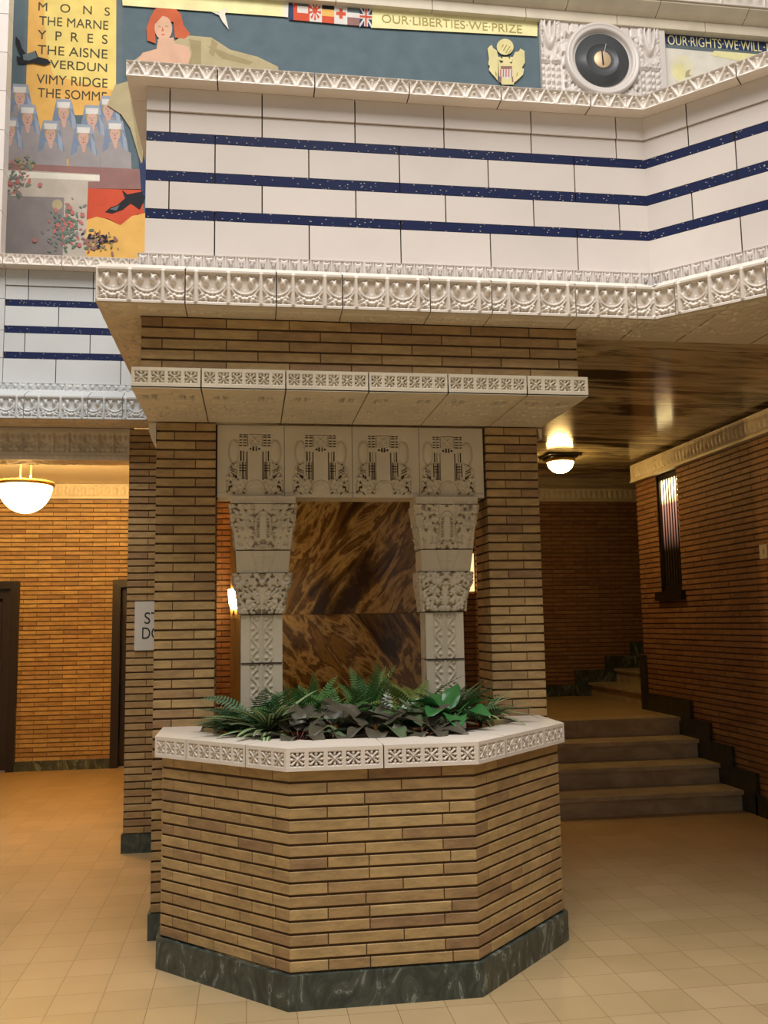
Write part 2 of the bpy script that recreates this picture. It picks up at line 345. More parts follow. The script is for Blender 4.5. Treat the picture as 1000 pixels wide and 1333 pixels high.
# ---- roman brick walls, every brick a shape of its own
CO = .0514
def bricks(mb, A, B, z0, z1, L=.305, course=CO, pat=None, miterA=True, miterB=True, holes=(), pro=.010, zoff=0, jb=.0105, jv=.0038, thin=False):
    A = np.array(A, float); B = np.array(B, float); w = np.linalg.norm(B - A); d = (B - A) / w; n = np.array([d[1], -d[0]])
    nr = max(1, round((z1 - z0) / course)); ch = (z1 - z0) / nr
    def P(u, z, o): q = A + d * u + n * o; return (q[0], q[1], z)
    mb_back = [P(0, z0, -pro * .85), P(w, z0, -pro * .85), P(w, z1, -pro * .85), P(0, z1, -pro * .85)]
    if not holes: mb.add(mb_back, [(0, 1, 2, 3)], 1)
    else:
        us = sorted({0, w, *[q for h in holes for q in h[:2]]}); zs = sorted({z0, z1, *[q for h in holes for q in h[2:]]})
        for u0, u1 in zip(us[:-1], us[1:]):
            for a0, a1 in zip(zs[:-1], zs[1:]):
                uc, zc = (u0 + u1) / 2, (a0 + a1) / 2
                if any(h[0] < uc < h[1] and h[2] < zc < h[3] for h in holes): continue
                mb.add([P(u0, a0, -pro * .85), P(u1, a0, -pro * .85), P(u1, a1, -pro * .85), P(u0, a1, -pro * .85)], [(0, 1, 2, 3)], 1)
    for i in range(nr):
        a0 = z0 + i * ch + jb * .5; a1 = z0 + (i + 1) * ch - jb * .5
        if pat: cuts = [0] + [q * w for q in pat[i % len(pat)]] + [w]
        else:
            s = (i % 2) * L * .5 + (i % 3) * .0; cuts = [0]; u = L - s if s else L
            if u < .06: u += L
            while u < w - .05: cuts.append(u); u += L
            cuts.append(w)
        for k in range(len(cuts) - 1):
            u0, u1 = cuts[k], cuts[k + 1]; e0 = k == 0 and miterA; e1 = k == len(cuts) - 2 and miterB
            if not e0: u0 += jv * .5
            if not e1: u1 -= jv * .5
            parts = [(u0, u1)]
            for h in holes:
                if h[2] < (a0 + a1) / 2 < h[3]:
                    np_ = []
                    for p0, p1 in parts:
                        if p1 <= h[0] or p0 >= h[1]: np_.append((p0, p1)); continue
                        if p0 < h[0] - .02: np_.append((p0, h[0]))
                        if p1 > h[1] + .02: np_.append((h[1], p1))
                    parts = np_
            for p0, p1 in parts:
                j = (random.random() - .5) * .0025; bv = .002
                b0 = 0 if e0 else bv; b1 = 0 if e1 else bv; o = 0 if (e0 or e1) else j
                v = [P(p0, a0, -pro), P(p1, a0, -pro), P(p1, a1, -pro), P(p0, a1, -pro), P(p0, a0, o - bv), P(p1, a0, o - bv), P(p1, a1, o - bv), P(p0, a1, o - bv),
                     P(p0 + b0, a0 + bv, o), P(p1 - b1, a0 + bv, o), P(p1 - b1, a1 - bv, o), P(p0 + b0, a1 - bv, o)]
                if thin: mb.add(v[:4] + v[8:], [(4, 5, 6, 7), (0, 1, 5, 4), (1, 2, 6, 5), (2, 3, 7, 6), (3, 0, 4, 7)], 0)
                else:
                    fc = [(8, 9, 10, 11), (4, 5, 9, 8), (6, 7, 11, 10), (0, 1, 5, 4), (2, 3, 7, 6)]
                    if not e1: fc += [(5, 6, 10, 9), (1, 2, 6, 5)]
                    if not e0: fc += [(7, 4, 8, 11), (3, 0, 4, 7)]
                    mb.add(v, fc, 0)

# ================================================================== SETTING
def structure(o, label=None): return tag(o, label, None, None, 'structure')
mb = MB(); mb.box(-9, 4.3, -6, 12.5, -.1, 0); mb.box(4.3, 4.31, -6, 12.5, -.1, 0); structure(mb.build('floor', FLOORM))
# right (window) wall: runs away from the viewer at X = 4.10
XW = 4.10
mb = MB()
WY0, WY1, WZ0, WZ1 = 8.34, 8.80, 1.865, 3.04
bricks(mb, (XW, 9.30), (XW, 2.3), 0, 3.05, holes=[(9.30 - WY1, 9.30 - WY0, WZ0, WZ1)], thin=True)
bricks(mb, (XW + .42, 9.30), (XW, 9.30), .66, 3.05, thin=True)
mb.box(XW + .42, XW + .43, 2.3, 9.3, 0, 3.25, 1); mb.box(XW + .013, XW + .43, 2.3, 9.29, 3.051, 3.27, 1)
mb.box(XW + .02, XW + .42, WY1 - .001, WY1 + .02, WZ0, WZ1, 1); mb.box(XW + .02, XW + .42, WY0 - .02, WY0, WZ0, WZ1, 1)
structure(mb.build('wall_right', [BRR, MORTAR]))
# back wall behind the stair landing
mb = MB(); bricks(mb, (2.25, 11.2), (6.5, 11.2), .64, 3.27, thin=True); mb.box(2.12, 6.52, 11.215, 11.3, 0, 3.4, 1); structure(mb.build('wall_back', [BRR, MORTAR]))
mb = MB(); bricks(mb, (6.5, 11.2), (6.5, 9.2), .64, 3.27, thin=True); bricks(mb, (6.5, 9.31), (XW + .42, 9.31), .64, 3.27, thin=True); structure(mb.build('wall_stairwell', [BRR, MORTAR]))
# wall beside the stairs, hidden side
mb = MB(); bricks(mb, (2.12, 7.45), (2.3, 7.45), 0, 3.26, pat=[[], []]); bricks(mb, (2.3, 7.45), (2.3, 11.2), 0, 3.26, thin=True); bricks(mb, (2.12, 11.2), (2.12, 7.45), 0, 3.26, thin=True)
structure(mb.build('wall_stair_side', [BRR, MORTAR]))
# middle back wall behind the niche
mb = MB(); bricks(mb, (-.42, 8.62), (2.12, 8.62), 0, 3.26, thin=True); structure(mb.build('wall_middle', [BRR, MORTAR]))
mb = MB(); bricks(mb, (-.42, 11.15), (-.42, 8.62), 0, 3.26, thin=True); structure(mb.build('wall_middle_side', [BR, MORTAR]))
# orange-lit wall at the end of the left hall
mb = MB()
bricks(mb, (-5.2, 11.15), (-.42, 11.15), 0, 3.11, thin=True, holes=[(-3.62 + 5.2, -2.648 + 5.2, -1, 2.15), (-1.60 + 5.2, -.62 + 5.2, -1, 2.155)])
structure(mb.build('wall_left_hall', [BR, MORTAR]))
mb = MB(); bricks(mb, (-5.2, 6.99), (-5.2, 11.15), 0, 3.26, thin=True); structure(mb.build('wall_left', [BR, MORTAR]))
for n, (x0, x1, zt_) in enumerate(((-3.62, -2.648, 2.15), (-1.60, -.62, 2.155)), 1):
    e = thing('door_%d' % n, None, None, ((x0 + x1) / 2, 11.16, 0), kind='structure')
    m = MB(); m.box(x0, x0 + .09, 11.10, 11.3, 0, zt_); m.box(x1 - .09, x1, 11.10, 11.3, 0, zt_); m.box(x0 + .09, x1 - .09, 11.10, 11.3, zt_ - .09, zt_); m.build('door_frame', BLACK, e)
    m = MB(); m.box(x0 + .09, x1 - .09, 11.2, 11.25, .01, zt_ - .09)
    for (a, b) in ((.15, .95), (1.05, 1.95)):
        m.box(x0 + .2, x1 - .2, 11.185, 11.2, a, a + .03); m.box(x0 + .2, x1 - .2, 11.185, 11.2, b - .03, b); m.box(x0 + .2, x0 + .23, 11.185, 11.2, a, b); m.box(x1 - .23, x1 - .2, 11.185, 11.2, a, b)
    m.build('door_leaf', DOORM, e)
def base(name, x0, x1, y0, y1, z0=0, z1=.11): m = MB(); m.box(x0, x1, y0, y1, z0, z1); return structure(m.build(name, GREENM))
base('baseboard_left_hall', -2.648, -1.60, 11.115, 11.15)
base('baseboard_left_hall', -5.2, -3.62, 11.115, 11.15)
base('baseboard_back', 2.3, 4.17, 11.16, 11.2, .66, .80)
# ceilings
m = MB(); m.box(-.42, 6.5, 4.54, 11.2, 3.27, 3.34); structure(m.build('ceiling_right', CEILM))
m = MB(); m.box(-5.2, -.42, 7.25, 11.2, 3.29, 3.34); structure(m.build('ceiling_left_hall', PLAST))
m = MB(); m.prism([(-.66, 4.50), (2.02, 4.50), (4.4, 2.15), (6.5, 2.15), (6.5, 8.1), (-.66, 8.1)], 3.345, 3.38); m.box(-5.2, -.66, 6.9, 8.1, 3.345, 3.38); structure(m.build('floor_upper_gallery', UNDER))
# crown mouldings with dentil relief
def crown(name, A, B, z0, z1, mt=TC, cell=.06, pr=.05):
    m = MB(); A = np.array(A, float); B = np.array(B, float); d = (B - A) / np.linalg.norm(B - A); n = np.array([d[1], -d[0]])
    def f(U, V, w, h):
        a = np.mod(U, cell) / cell * 2 - 1; b = V / h * 2 - 1
        return np.where((np.abs(b) < .75), -.022 + .030 * ridge(np.hypot(a * 1.2, (b) * .9), .8) - .014 * (np.abs(a - b * .4) < .16), 0.)
    zm = z1
    face_block(m, A + n * pr, B + n * pr, z0 + .02, zm, pr, f, res=.012)
    q = [A + n * (pr + .012), B + n * (pr + .012), B, A]; m.prism(q, z0, z0 + .02)
    return structure(m.build(name, mt))
crown('trim_1', (XW, 9.30), (XW, 2.3), 3.05, 3.24, cell=.07)
crown('trim_2', (2.31, 11.2), (6.49, 11.2), 3.10, 3.268, cell=.07)
crown('trim_3', (-5.15, 11.15), (-.43, 11.15), 3.11, 3.285, cell=.09)
# window in the right wall: dark frame, bars, pane with the light beyond painted in as a graded glow
w = thing('window_1', None, None, (XW, 8.57, WZ0), kind='structure')
m = MB(); m.box(XW + .02, XW + .10, WY0, WY0 + .03, WZ0, WZ1); m.box(XW + .02, XW + .10, WY1 - .03, WY1, WZ0, WZ1); m.box(XW + .02, XW + .10, WY0, WY1, WZ1 - .05, WZ1); m.box(XW + .02, XW + .10, WY0, WY1, WZ0, WZ0 + .05); m.build('window_frame', BLACK, w)
for k in range(7):
    y = WY0 + .03 + (k + .5) * (WY1 - WY0 - .06) / 7; m = MB(); m.box(XW + .018, XW + .027, y - .0045, y + .0045, WZ0 + .05, WZ1 - .05); m.build('window_bar', BLACK, w)
WG = mat('glow_painted_window_glass', (.05, .035, .03), .15)
_nt = WG.node_tree; _b = _nt.nodes['Principled BSDF']; _tc = _nt.nodes.new('ShaderNodeTexCoord'); _sp = _nt.nodes.new('ShaderNodeSeparateXYZ'); _mr = _nt.nodes.new('ShaderNodeMapRange')
_mr.inputs['From Min'].default_value = WZ0; _mr.inputs['From Max'].default_value = WZ1; _cr = _nt.nodes.new('ShaderNodeValToRGB')
_e = _cr.color_ramp.elements; _e[0].position = .35; _e[0].color = (0, 0, 0, 1); _e[1].position = .62; _e[1].color = (.13, .06, .04, 1)
for p_, c2 in ((.74, (.20, .09, .06)), (.79, (.9, .62, .25)), (.93, (1.6, 1.2, .55)), (.97, (.15, .1, .05))):
    q_ = _e.new(p_); q_.color = (*c2, 1)
_nt.links.new(_tc.outputs['Object'], _sp.inputs[0]); _nt.links.new(_sp.outputs['Z'], _mr.inputs['Value']); _nt.links.new(_mr.outputs['Result'], _cr.inputs['Fac']); _nt.links.new(_cr.outputs['Color'], _b.inputs['Emission Color']); _b.inputs['Emission Strength'].default_value = 4.0
m = MB(); m.box(XW + .034, XW + .040, WY0 + .03, WY1 - .03, WZ0 + .05, WZ1 - .05); m.build('window_pane', WG, w)
m = MB(); m.box(XW - .045, XW + .10, WY0 - .06, WY1 + .06, WZ0 - .09, WZ0); m.build('window_sill', BLACK, w)
# stairs: five-level marble flight, second flight turning right
st = thing('staircase', 'wide grey marble staircase of four steps rising to the landing beside the window wall', 'stairs', (3.2, 7.4, 0))
TY = [7.41, 7.78, 8.15, 8.50]; RH = .165
for i, y in enumerate(TY):
    m = MB(); z = RH * (i + 1); y2 = TY[i + 1] + .03 if i < 3 else 11.2
    m.box(2.3, XW if y < 9.3 else XW, y, (TY[i + 1] if i < 3 else y + .25), 0 if i == 0 else RH * i - .001, z - .035)
    nose = .035
    m.box(2.3, XW, y - nose, TY[i + 1] if i < 3 else y + .25, z - .035, z)
    m.build('step', STEPM, st)
m = MB(); m.box(2.3, XW, TY[3] + .25, 9.3, .5, .66); m.build('landing', FLOORM, st)
m = MB(); m.box(2.3, 6.5, 9.302, 11.2, .5, .66); structure(m.build('floor_landing', FLOORM))
st2 = thing('short_staircase', 'short pale marble flight turning right from the landing behind the brick corner', 'stairs', (4.3, 10.2, .66))
for i in range(4):
    x = 4.19 + i * .34; m = MB(); m.box(x, 6.4, 9.32, 11.16, .66 + RH * i, .66 + RH * (i + 1) - .03); m.box(x - .03, 6.4, 9.32, 11.16, .66 + RH * (i + 1) - .03, .66 + RH * (i + 1)); m.build('step', STEPM, st2)
# stepped dark marble skirting along the window wall and the upper flight
m = MB()
ys = [7.37, 7.74, 8.11, 8.46, 9.3]
m.box(XW - .03, XW, 2.3, 7.2, 0, .16)
for i in range(4): m.box(XW - .03, XW, ys[i] - .2, ys[i + 1] - .2 if i < 3 else 9.3, RH * i if i else 0, RH * (i + 1) + .17)
m.box(XW - .035, XW + .06, 9.22, 9.335, .66, 1.22)
structure(m.build('baseboard_right', DARKM))
m = MB(); m.box(4.0, 4.4, 11.12, 11.165, .66, .98)
for i in range(1, 4): m.box(4.06 + i * .34, 4.40 + i * .34, 11.12, 11.165, .66, .98 + i * .165)
structure(m.build('baseboard_stair', GREENM))
# marble panels behind the columns: upper and lower book-matched slabs
mp_ = thing('marble_wall_panel', 'polished brown and gold veined marble panelling seen between the two carved columns', 'wall panel', (.8, 8.6, 0))
m = MB(); m.box(-.10, 1.70, 8.55, 8.60, 1.692, 3.26); m.build('upper_slab', WALLM, mp_)
m = MB(); m.box(-.10, 1.70, 8.55, 8.60, 0, 1.688)
lo = m.build('lower_slab', veined('brown_gold_marble_lower', MST, (2.6, 1, .75), .14, dist=.55, nscale=1.6, rot=(0, .62, 0), detail=10), mp_)
bt = MB(); bt.box(-.185, -.15, 8.5, 8.56, 0, 3.26); bt.box(-.165, -.10, 8.54, 8.60, 0, 3.26)
structure(bt.build('trim_4', BRASS))
sc = thing('lit_panel', 'tall narrow brass framed glowing panel on the brick right of the marble panelling', 'lit panel', (2.07, 8.6, 1.9))  # made-up glowing panel standing in for a narrow bright strip
m = MB(); m.box(2.035, 2.112, 8.555, 8.6, 1.86, 2.26); m.build('backplate', BRASS, sc)
m = MB(); m.box(2.045, 2.102, 8.53, 8.555, 1.885, 2.245); m.build('glass', mat('dim_lit_glass', (.7, .55, .3), .3, emit=((1, .72, .34), 1.3)), sc)

wl = thing('wall_lamp', 'small lit brass bracket lamp in the gap between left brick pier and carved column', 'lamp', (-.15, 8.3, 1.7))
m = MB(); m.box(-.185, -.125, 8.46, 8.50, 1.66, 1.86); m.build('backplate', BRASS, wl)
m = MB(); m.tube([(-.155, 8.46, 1.72), (-.155, 8.38, 1.70), (-.15, 8.33, 1.74)], .008); m.build('arm', BRASS, wl)
m = MB(); m.lathe([(0, -.02), (.03, -.015), (.045, .04), (.05, .10), (.055, .16), (0, .165)], (-.15, 8.33, 1.76), 20); m.build('shade', mat('lit_shade', (.9, .8, .6), .4, emit=((1, .68, .30), 26)), wl)
# ================================================================== PLANTER
Xp, W_, A_, YL, YP, YB = .571, 1.0305, .4218, 4.660, 4.042, 5.075
def ring(off):       # planter outline offset inwards; left back -> left -> front left -> front right -> right -> right back
    k = off * math.tan(PI / 8)
    return [(Xp - W_ + off, YB), (Xp - W_ + off, YL + k), (Xp - A_ + k, YP + off), (Xp + A_ - k, YP + off), (Xp + W_ - off, YL + k), (Xp + W_ - off, YB)]
pl = thing('planter', 'half octagonal roman brick planter with white rosette coping and dark green marble base', 'planter', (Xp, 4.6, 0))
r0 = ring(.034); m = MB()
pats = {1: [[.23, .44, .73, .90], [.10, .335, .625, .88], [.23, .53, .73], [.10, .335, .64, .88]], 2: [[.22, .62], [.40, .80], [.22, .62], [.40, .78, .8 + .0]], 3: [[.13, .37, .73], [.25, .5, .86], [.13, .5, .73], [.25, .62, .86]]}
pats[2] = [[.20, .42, .86], [.40, .82], [.20, .60], [.42, .82]]
for i in range(5): bricks(m, r0[i], r0[i + 1], .143, .9755, course=.052, pat=pats.get(i, [[.5], [.3, .8]]))
m.build('brick_wall', [BR, MORTAR], pl)
r1 = ring(.015); r2 = ring(.25); m = MB()
m.prism(r1 + r2[::-1], 0, .140); m.build('marble_base', GREENM, pl)
m = MB(); m.prism(ring(.24), .85, 1.015); so = m.build('soil', SOIL, pl); so['kind'] = 'stuff'
m = MB(); rb = ring(.06); ri = ring(.205); m.prism([p for p in rb] + [p for p in ri[::-1]], .5, 1.0715); m.build('lining', UNDER, pl)
ZB, ZT = .9757, 1.0727
ro = ring(0); ri = [(Xp - .825, YB), (Xp - .825, 4.80), (Xp - .325, 4.318), (Xp + .325, 4.318), (Xp + .825, 4.80), (Xp + .825, YB)]
def lerp(a, b, t): return (a[0] + (b[0] - a[0]) * t, a[1] + (b[1] - a[1]) * t)
def coping(spans):   # spans: list of (segment, t0, t1, rosettes)
    m = MB(); outer = []; inner = []
    for s, t0, t1, n in spans:
        g = .0028 / math.dist(ro[s], ro[s + 1])
        a0 = t0 + (g if t0 > 0 else 0); a1 = t1 - (g if t1 < 1 else 0)
        outer += [lerp(ro[s], ro[s + 1], a0), lerp(ro[s], ro[s + 1], a1)]; inner += [lerp(ri[s], ri[s + 1], a0), lerp(ri[s], ri[s + 1], a1)]
        plane_grid(m, outer[-2], outer[-1], ZB, ZT, rosettes(n), .0034)
    # collapse duplicate corner points
    def uniq(L):
        q = []
        for p in L:
            if not q or math.dist(p, q[-1]) > 1e-5: q.append(p)
        return q
    outer = uniq(outer); inner = uniq(inner); n_o = len(outer)
    m.prism(outer + inner[::-1], ZB, ZT, skip=tuple(range(n_o - 1)))
    m.build('coping_block', TCF, pl)
m = MB(); m.prism(ring(.010) + ring(.20)[::-1], ZB + .002, ZT - .004); m.build('joint_core', GROUT, pl)
coping([(0, 0, 1, 5), (1, 0, .26, 3)]); coping([(1, .26, .715, 5)]); coping([(1, .715, 1, 3), (2, 0, .5, 5)])
coping([(2, .5, 1, 5), (3, 0, .285, 3)]); coping([(3, .285, .74, 5)]); coping([(3, .74, 1, 3), (4, 0, 1, 5)])

# ================================================================== PIERS
def pier(x0, x1, y0, y1, z0, z1, label, pat, name='brick_pier', bz=.13, mt=None):
    e = thing(name, label, 'pillar', ((x0 + x1) / 2, (y0 + y1) / 2, 0)); m = MB()
    bricks(m, (x0, y0), (x1, y0), z0, z1, pat=pat); bricks(m, (x1, y0), (x1, y1), z0, z1, pat=[[.55], [.35, .8]]); bricks(m, (x1, y1), (x0, y1), z0, z1, pat=pat); bricks(m, (x0, y1), (x0, y0), z0, z1, pat=[[.55], [.35, .8]])
    m.build('brick_shaft', [mt or BR, MORTAR], e)
    m = MB(); m.box(x0 - .012, x1 + .012, y0 - .012, y1 + .012, 0, bz); m.build('marble_base', GREENM, e); return e
ZS = 2.7194
pier(-.5137, -.1951, YB, 5.378, .13, ZS, 'brick pier standing at the left end of the planter', [[.30], [.66]])
pier(1.3406, 1.647, YB, 5.378, .13, ZS, 'brick pier standing at the right end of the planter, beside the stairs', [[.66], [.36]])
pier(-.905, -.36, 6.989, 7.49, .13, 3.085, 'dim brick pier carrying the white sign, behind and left of the planter', [[.27, .8], [.5]])
# sign
sg = thing('sign', 'white enamel sign with black capitals on the rear left brick pier', 'sign', (-.62, 6.98, 1.6))
m = MB(); m.box(-.845, -.40, 6.972, 6.986, 1.43, 1.787); m.build('sign_board', SIGNM, sg)
def text(s, name, mt, parent, pos, w, h, ny=-1, depth=.002, bold=0.):
    c = bpy.data.curves.new(name, 'FONT'); c.body = s; c.size = 1; c.extrude = 0; c.offset = bold
    o = bpy.data.objects.new(name, c); C.objects.link(o); bpy.context.view_layer.update()
    dg = bpy.context.evaluated_depsgraph_get(); me = bpy.data.meshes.new_from_object(o.evaluated_get(dg))
    bpy.data.objects.remove(o)
    co = np.array([v.co[:] for v in me.vertices]); x0, x1, y0, y1 = co[:, 0].min(), co[:, 0].max(), co[:, 1].min(), co[:, 1].max()
    for v in me.vertices:
        X = (v.co[0] - x0) / (x1 - x0) * w; Z = (v.co[1] - y0) / (y1 - y0) * h; v.co = (pos[0] + X, pos[1], pos[2] + Z)
    me.materials.clear(); me.materials.append(mt); me.name = name
    t = bpy.data.objects.new(name, me); C.objects.link(t)
    if parent: t.parent = parent; t.matrix_parent_inverse = world_of(parent).inverted()
    return t
text('STAIR', 'lettering', INK, sg, (-.775, 6.9705, 1.622), .27, .085)
text('DOWN', 'lettering', INK, sg, (-.79, 6.9705, 1.512), .30, .085)

# ================================================================== CANOPY SLAB
cn = thing('canopy', 'cream terracotta slab with a band of rosettes resting on the two front brick piers', 'canopy', (.56, 4.7, 2.72))
sx = [-.557, -.235, .164, .565, .959, 1.362, 1.679]; YS = 4.318; ZF = 2.716
for i in range(6):
    m = MB(); a, b = sx[i] + (.003 if i else 0), sx[i + 1] - (.003 if i < 5 else 0)
    face_block(m, (a, YS), (b, YS), 2.722, 2.814, .05, rosettes(4 if i in (0, 5) else 6, .006), .0034)
    m.box(a, b, YS + .05, 5.40, 2.755, 2.812)
    m.box(a, b, YS, YS + .05, 2.716, 2.722)
    down_grid(m, a, b, YS, YB - .002, 2.714, 2.7195, soffit_slots(i))
    m.add([(a, YS, 2.714), (b, YS, 2.714), (b, YS, 2.722), (a, YS, 2.722)], [(0, 1, 2, 3)])
    for x in (a, b): m.add([(x, YS, 2.714), (x, YB, 2.7195), (x, YB, 2.76), (x, YS, 2.76)], [(0, 1, 2, 3)])
    m.build('canopy_block', TC, cn)
m = MB(); m.box(-.55, 1.67, YS + .012, 5.39, 2.756, 2.808); m.build('joint_core', GROUT, cn)
for x0, x1, zz in ((-.557, -.517, 2.60), (1.651, 1.679, 2.65)):
    m = MB(); q = [(x0, YB + .0, 2.71), (x1, YB, 2.71), (x1, YB, zz), ((x0 + x1) / 2, YB, zz + .01), (x0, YB, zz + .07)]
    m.add([p for p in q] + [(p[0], 5.4, p[2]) for p in q], [(0, 1, 2, 3, 4), (9, 8, 7, 6, 5)] + [(i, (i + 1) % 5, (i + 1) % 5 + 5, i + 5) for i in range(5)]); m.build('bracket', TC, cn)
# ---- brick beam above the slab
e = thing('brick_beam', 'roman brick beam between the rosette slab and the carved balcony frieze', 'beam', (.565, 4.9, 2.82))
m = MB(); x0, x1, y0, y1 = -.5217, 1.651, 4.378, 5.38
bricks(m, (x0, y0), (x1, y0), 2.814, 3.084, course=.054, pat=[[.045, .185, .325, .465, .605, .745, .885], [.115, .255, .395, .535, .675, .815, .955]]); bricks(m, (x1, y0), (x1, y1), 2.814, 3.084); bricks(m, (x0, y1), (x0, y0), 2.814, 3.084); bricks(m, (x1, y1), (x0, y1), 2.814, 3.084)
m.build('brick_face', [BR, MORTAR], e)

# ================================================================== LINTEL AND COLUMNS
ln = thing('carved_lintel', 'cream carved terracotta lintel of four panels set between the front brick piers', 'lintel', (.57, 5.2, 2.31))
lx = [-.187, .184, .567, .953, 1.330]; lc = [.021, .389, .746, 1.120]
for i in range(4):
    m = MB(); a, b = lx[i] + .0015, lx[i + 1] - .0015
    face_block(m, (a, 5.10), (b, 5.10), 2.306, 2.712, .19, lintel_fun(lc[i] - a), .003); m.build('lintel_panel', TC, ln)
m = MB(); m.box(-.195, 1.340, 5.108, 5.27, 2.312, 2.716); m.build('joint_core', GROUT, ln)
def column(cx, cs, hs, label, seed):
    e = thing('carved_column', label, 'column', (cx, 5.17, 1.0)); YF = 5.085; YK = 5.265
    def block(name, prof, fun, res=.0038, nz=None):     # prof: list (z, half, cxx, yf)
        m = MB(); zs = [p[0] for p in prof]; z0, z1 = min(zs), max(zs); pz = sorted(prof)
        zz = np.array([p[0] for p in pz]); hh = np.array([p[1] for p in pz]); cc = np.array([p[2] for p in pz]); yy = np.array([p[3] for p in pz])
        nv = max(6, int((z1 - z0) / res)); nu = max(8, int(2 * hh.max() / res)); V = np.linspace(z0, z1, nv); U = np.linspace(-1, 1, nu)
        UU, VV = np.meshgrid(U, V); Hh = np.interp(VV, zz, hh); Cc = np.interp(VV, zz, cc); Yy = np.interp(VV, zz, yy)
        X = Cc + UU * Hh; Hf = fun(UU * Hh, VV - z0, z1 - z0, Hh); Hf[:, 0] = 0; Hf[:, -1] = 0; Hf[0, :] = np.minimum(Hf[0, :], 0); Hf[-1, :] = np.minimum(Hf[-1, :], 0)
        m.grid(np.stack([X, Yy, VV], -1), Hf, (0, -1, 0))
        nd = max(5, int((YK - yy.min()) / .006)); T = np.linspace(0, 1, nd); TT, V2 = np.meshgrid(T, V)
        H2 = np.interp(V2, zz, hh); C2 = np.interp(V2, zz, cc); Y2 = np.interp(V2, zz, yy)
        for s in (-1, 1):
            YY = Y2 + (YK - Y2) * TT; G = fun((TT - .5) * (YK - Y2) * 1.0, V2 - z0, z1 - z0, (YK - Y2) * .5) * .7; G[:, 0] = 0; G[:, -1] = 0
            P = np.stack([C2 + s * H2, YY, V2], -1)
            if s > 0: m.grid(P, G, (1, 0, 0))
            else: m.grid(P[:, ::-1], G[:, ::-1], (-1, 0, 0))
        for j in (0, -1):
            m.add([(cc[j] - hh[j], yy[j], pz[j][0]), (cc[j] + hh[j], yy[j], pz[j][0]), (cc[j] + hh[j], YK, pz[j][0]), (cc[j] - hh[j], YK, pz[j][0])], [(0, 1, 2, 3)])
        m.add([(cc[0] - hh[0], YK, zz[0]), (cc[0] + hh[0], YK, zz[0]), (cc[-1] + hh[-1], YK, zz[-1]), (cc[-1] - hh[-1], YK, zz[-1])], [(0, 1, 2, 3)])
        return m.build(name, TC, e)
    def f_ab(U, V, h, hw): return np.where((np.mod(U, .014) < .005) & (V > .01) & (V < h - .008), -.004, 0.)
    def f_cap(U, V, h, hw):
        X = np.abs(U); H = foliage(X, V, .019, seed, .024)
        H = np.where((X < .05) & (V > .04), np.minimum(H, .002), H)
        H = np.where((X < .018) & (V > .055) & (V < .185), .006, H)
        for k in range(8): H = np.where((np.abs(V - .07 - k * .014) < .0035) & (X > .02) & (X < .034), -.012, H)
        a = np.abs(np.hypot(U * 1.4, np.maximum(V - .15, 0)) - .055); H = np.where((V > .08) & (V < .24) & (a < .006), .012, H)
        H = np.where((X < hw - .002) & (X > hw - .016) & (V < .12), .001, H)
        H = np.where((X > .06) & (V < .1) & (X < hw - .016), .3 * H, H)
        return H
    def f_mid(U, V, h, hw):
        X = np.abs(U); H = np.zeros(U.shape)
        H = np.where((X > .028 + .0) & (X < .045 + V * .2), .0, H); e2 = np.abs(X - (.03 + V * .32)); H = np.where(e2 < .004, .004, H)
        for k in range(7): H = np.where((np.abs(V - .02 - k * .014) < .003) & (X < .036), -.003, H)
        H = np.where(X < .004, .004, H); return H
    def f_scroll(U, V, h, hw):
        X = np.abs(U); H = foliage(X, V, .018, seed + 3, .023)
        H = np.where((X < .028 * np.clip(V / h * 1.2, .1, 1)) & (V < h * .65), .004, H)
        e2 = np.hypot(X - (hw - .02), V - h + .03); H = np.where(e2 < .026, .012 - .012 * (np.abs(e2 - .015) < .004), H); return H
    def f_shaft(U, V, h, hw):
        X = np.abs(U); H = np.zeros(U.shape)
        H = np.where((X > .012) & (X < .062), -.007, H)
        p = .105; t = np.mod(V, p) / p
        c = .037 + .016 * np.sin(2 * PI * t); d = np.abs(X - c); H = np.where((X > .012) & (X < .062), np.maximum(H, -.007 + .010 * ridge(d, .0055)), H)
        for (tx, tv, r) in ((.026, .25, .010), (.048, .75, .010), (.05, .15, .007), (.024, .6, .007), (.05, .42, .006)):
            q = np.hypot(X - tx, (t - tv) * p); H = np.where(q < r, np.maximum(H, -.007 + .010 * ridge(q, r)), H)
        H = np.where(X < .005, .006, H); H = np.where((X > .0055) & (X < .0085), -.003, H); return H
    block('abacus', [(2.306, .178, cx, YF - .025), (2.266, .178, cx, YF - .025)], f_ab)
    block('capital', [(2.263, .176, cx, YF - .025), (2.13, .162, cx, YF - .012), (2.012, .150, cx, YF)], f_cap)
    block('collar', [(2.006, .150, cx, YF), (1.885, .140, cs + (cx - cs) * .6, YF)], f_mid)
    block('scroll_block', [(1.882, .152, cs + (cx - cs) * .5, YF - .012), (1.83, .152, cs + (cx - cs) * .4, YF - .014), (1.76, .128, cs, YF - .004), (1.660, .116, cs, YF)], f_scroll)
    block('shaft', [(1.655, hs, cs, YF + .012), (1.396, hs, cs, YF + .012)], f_shaft)
    block('shaft', [(1.391, hs, cs, YF + .012), (.98, hs, cs, YF + .012)], f_shaft)
    m = MB()
    for z, hw, c_ in ((2.009, .148, cx), (1.8835, .138, cs), (1.6575, hs - .002, cs), (1.3935, hs - .002, cs), (2.2645, .172, cx)): m.box(c_ - hw, c_ + hw, YF + .006, YK - .003, z - .004, z + .004)
    m.build('joint', GROUT, e)
column(.066, .058, .112, 'carved cream terracotta column on the left of the planter opening', 11)
column(1.100, 1.078, .108, 'carved cream terracotta column on the right of the planter opening', 12)

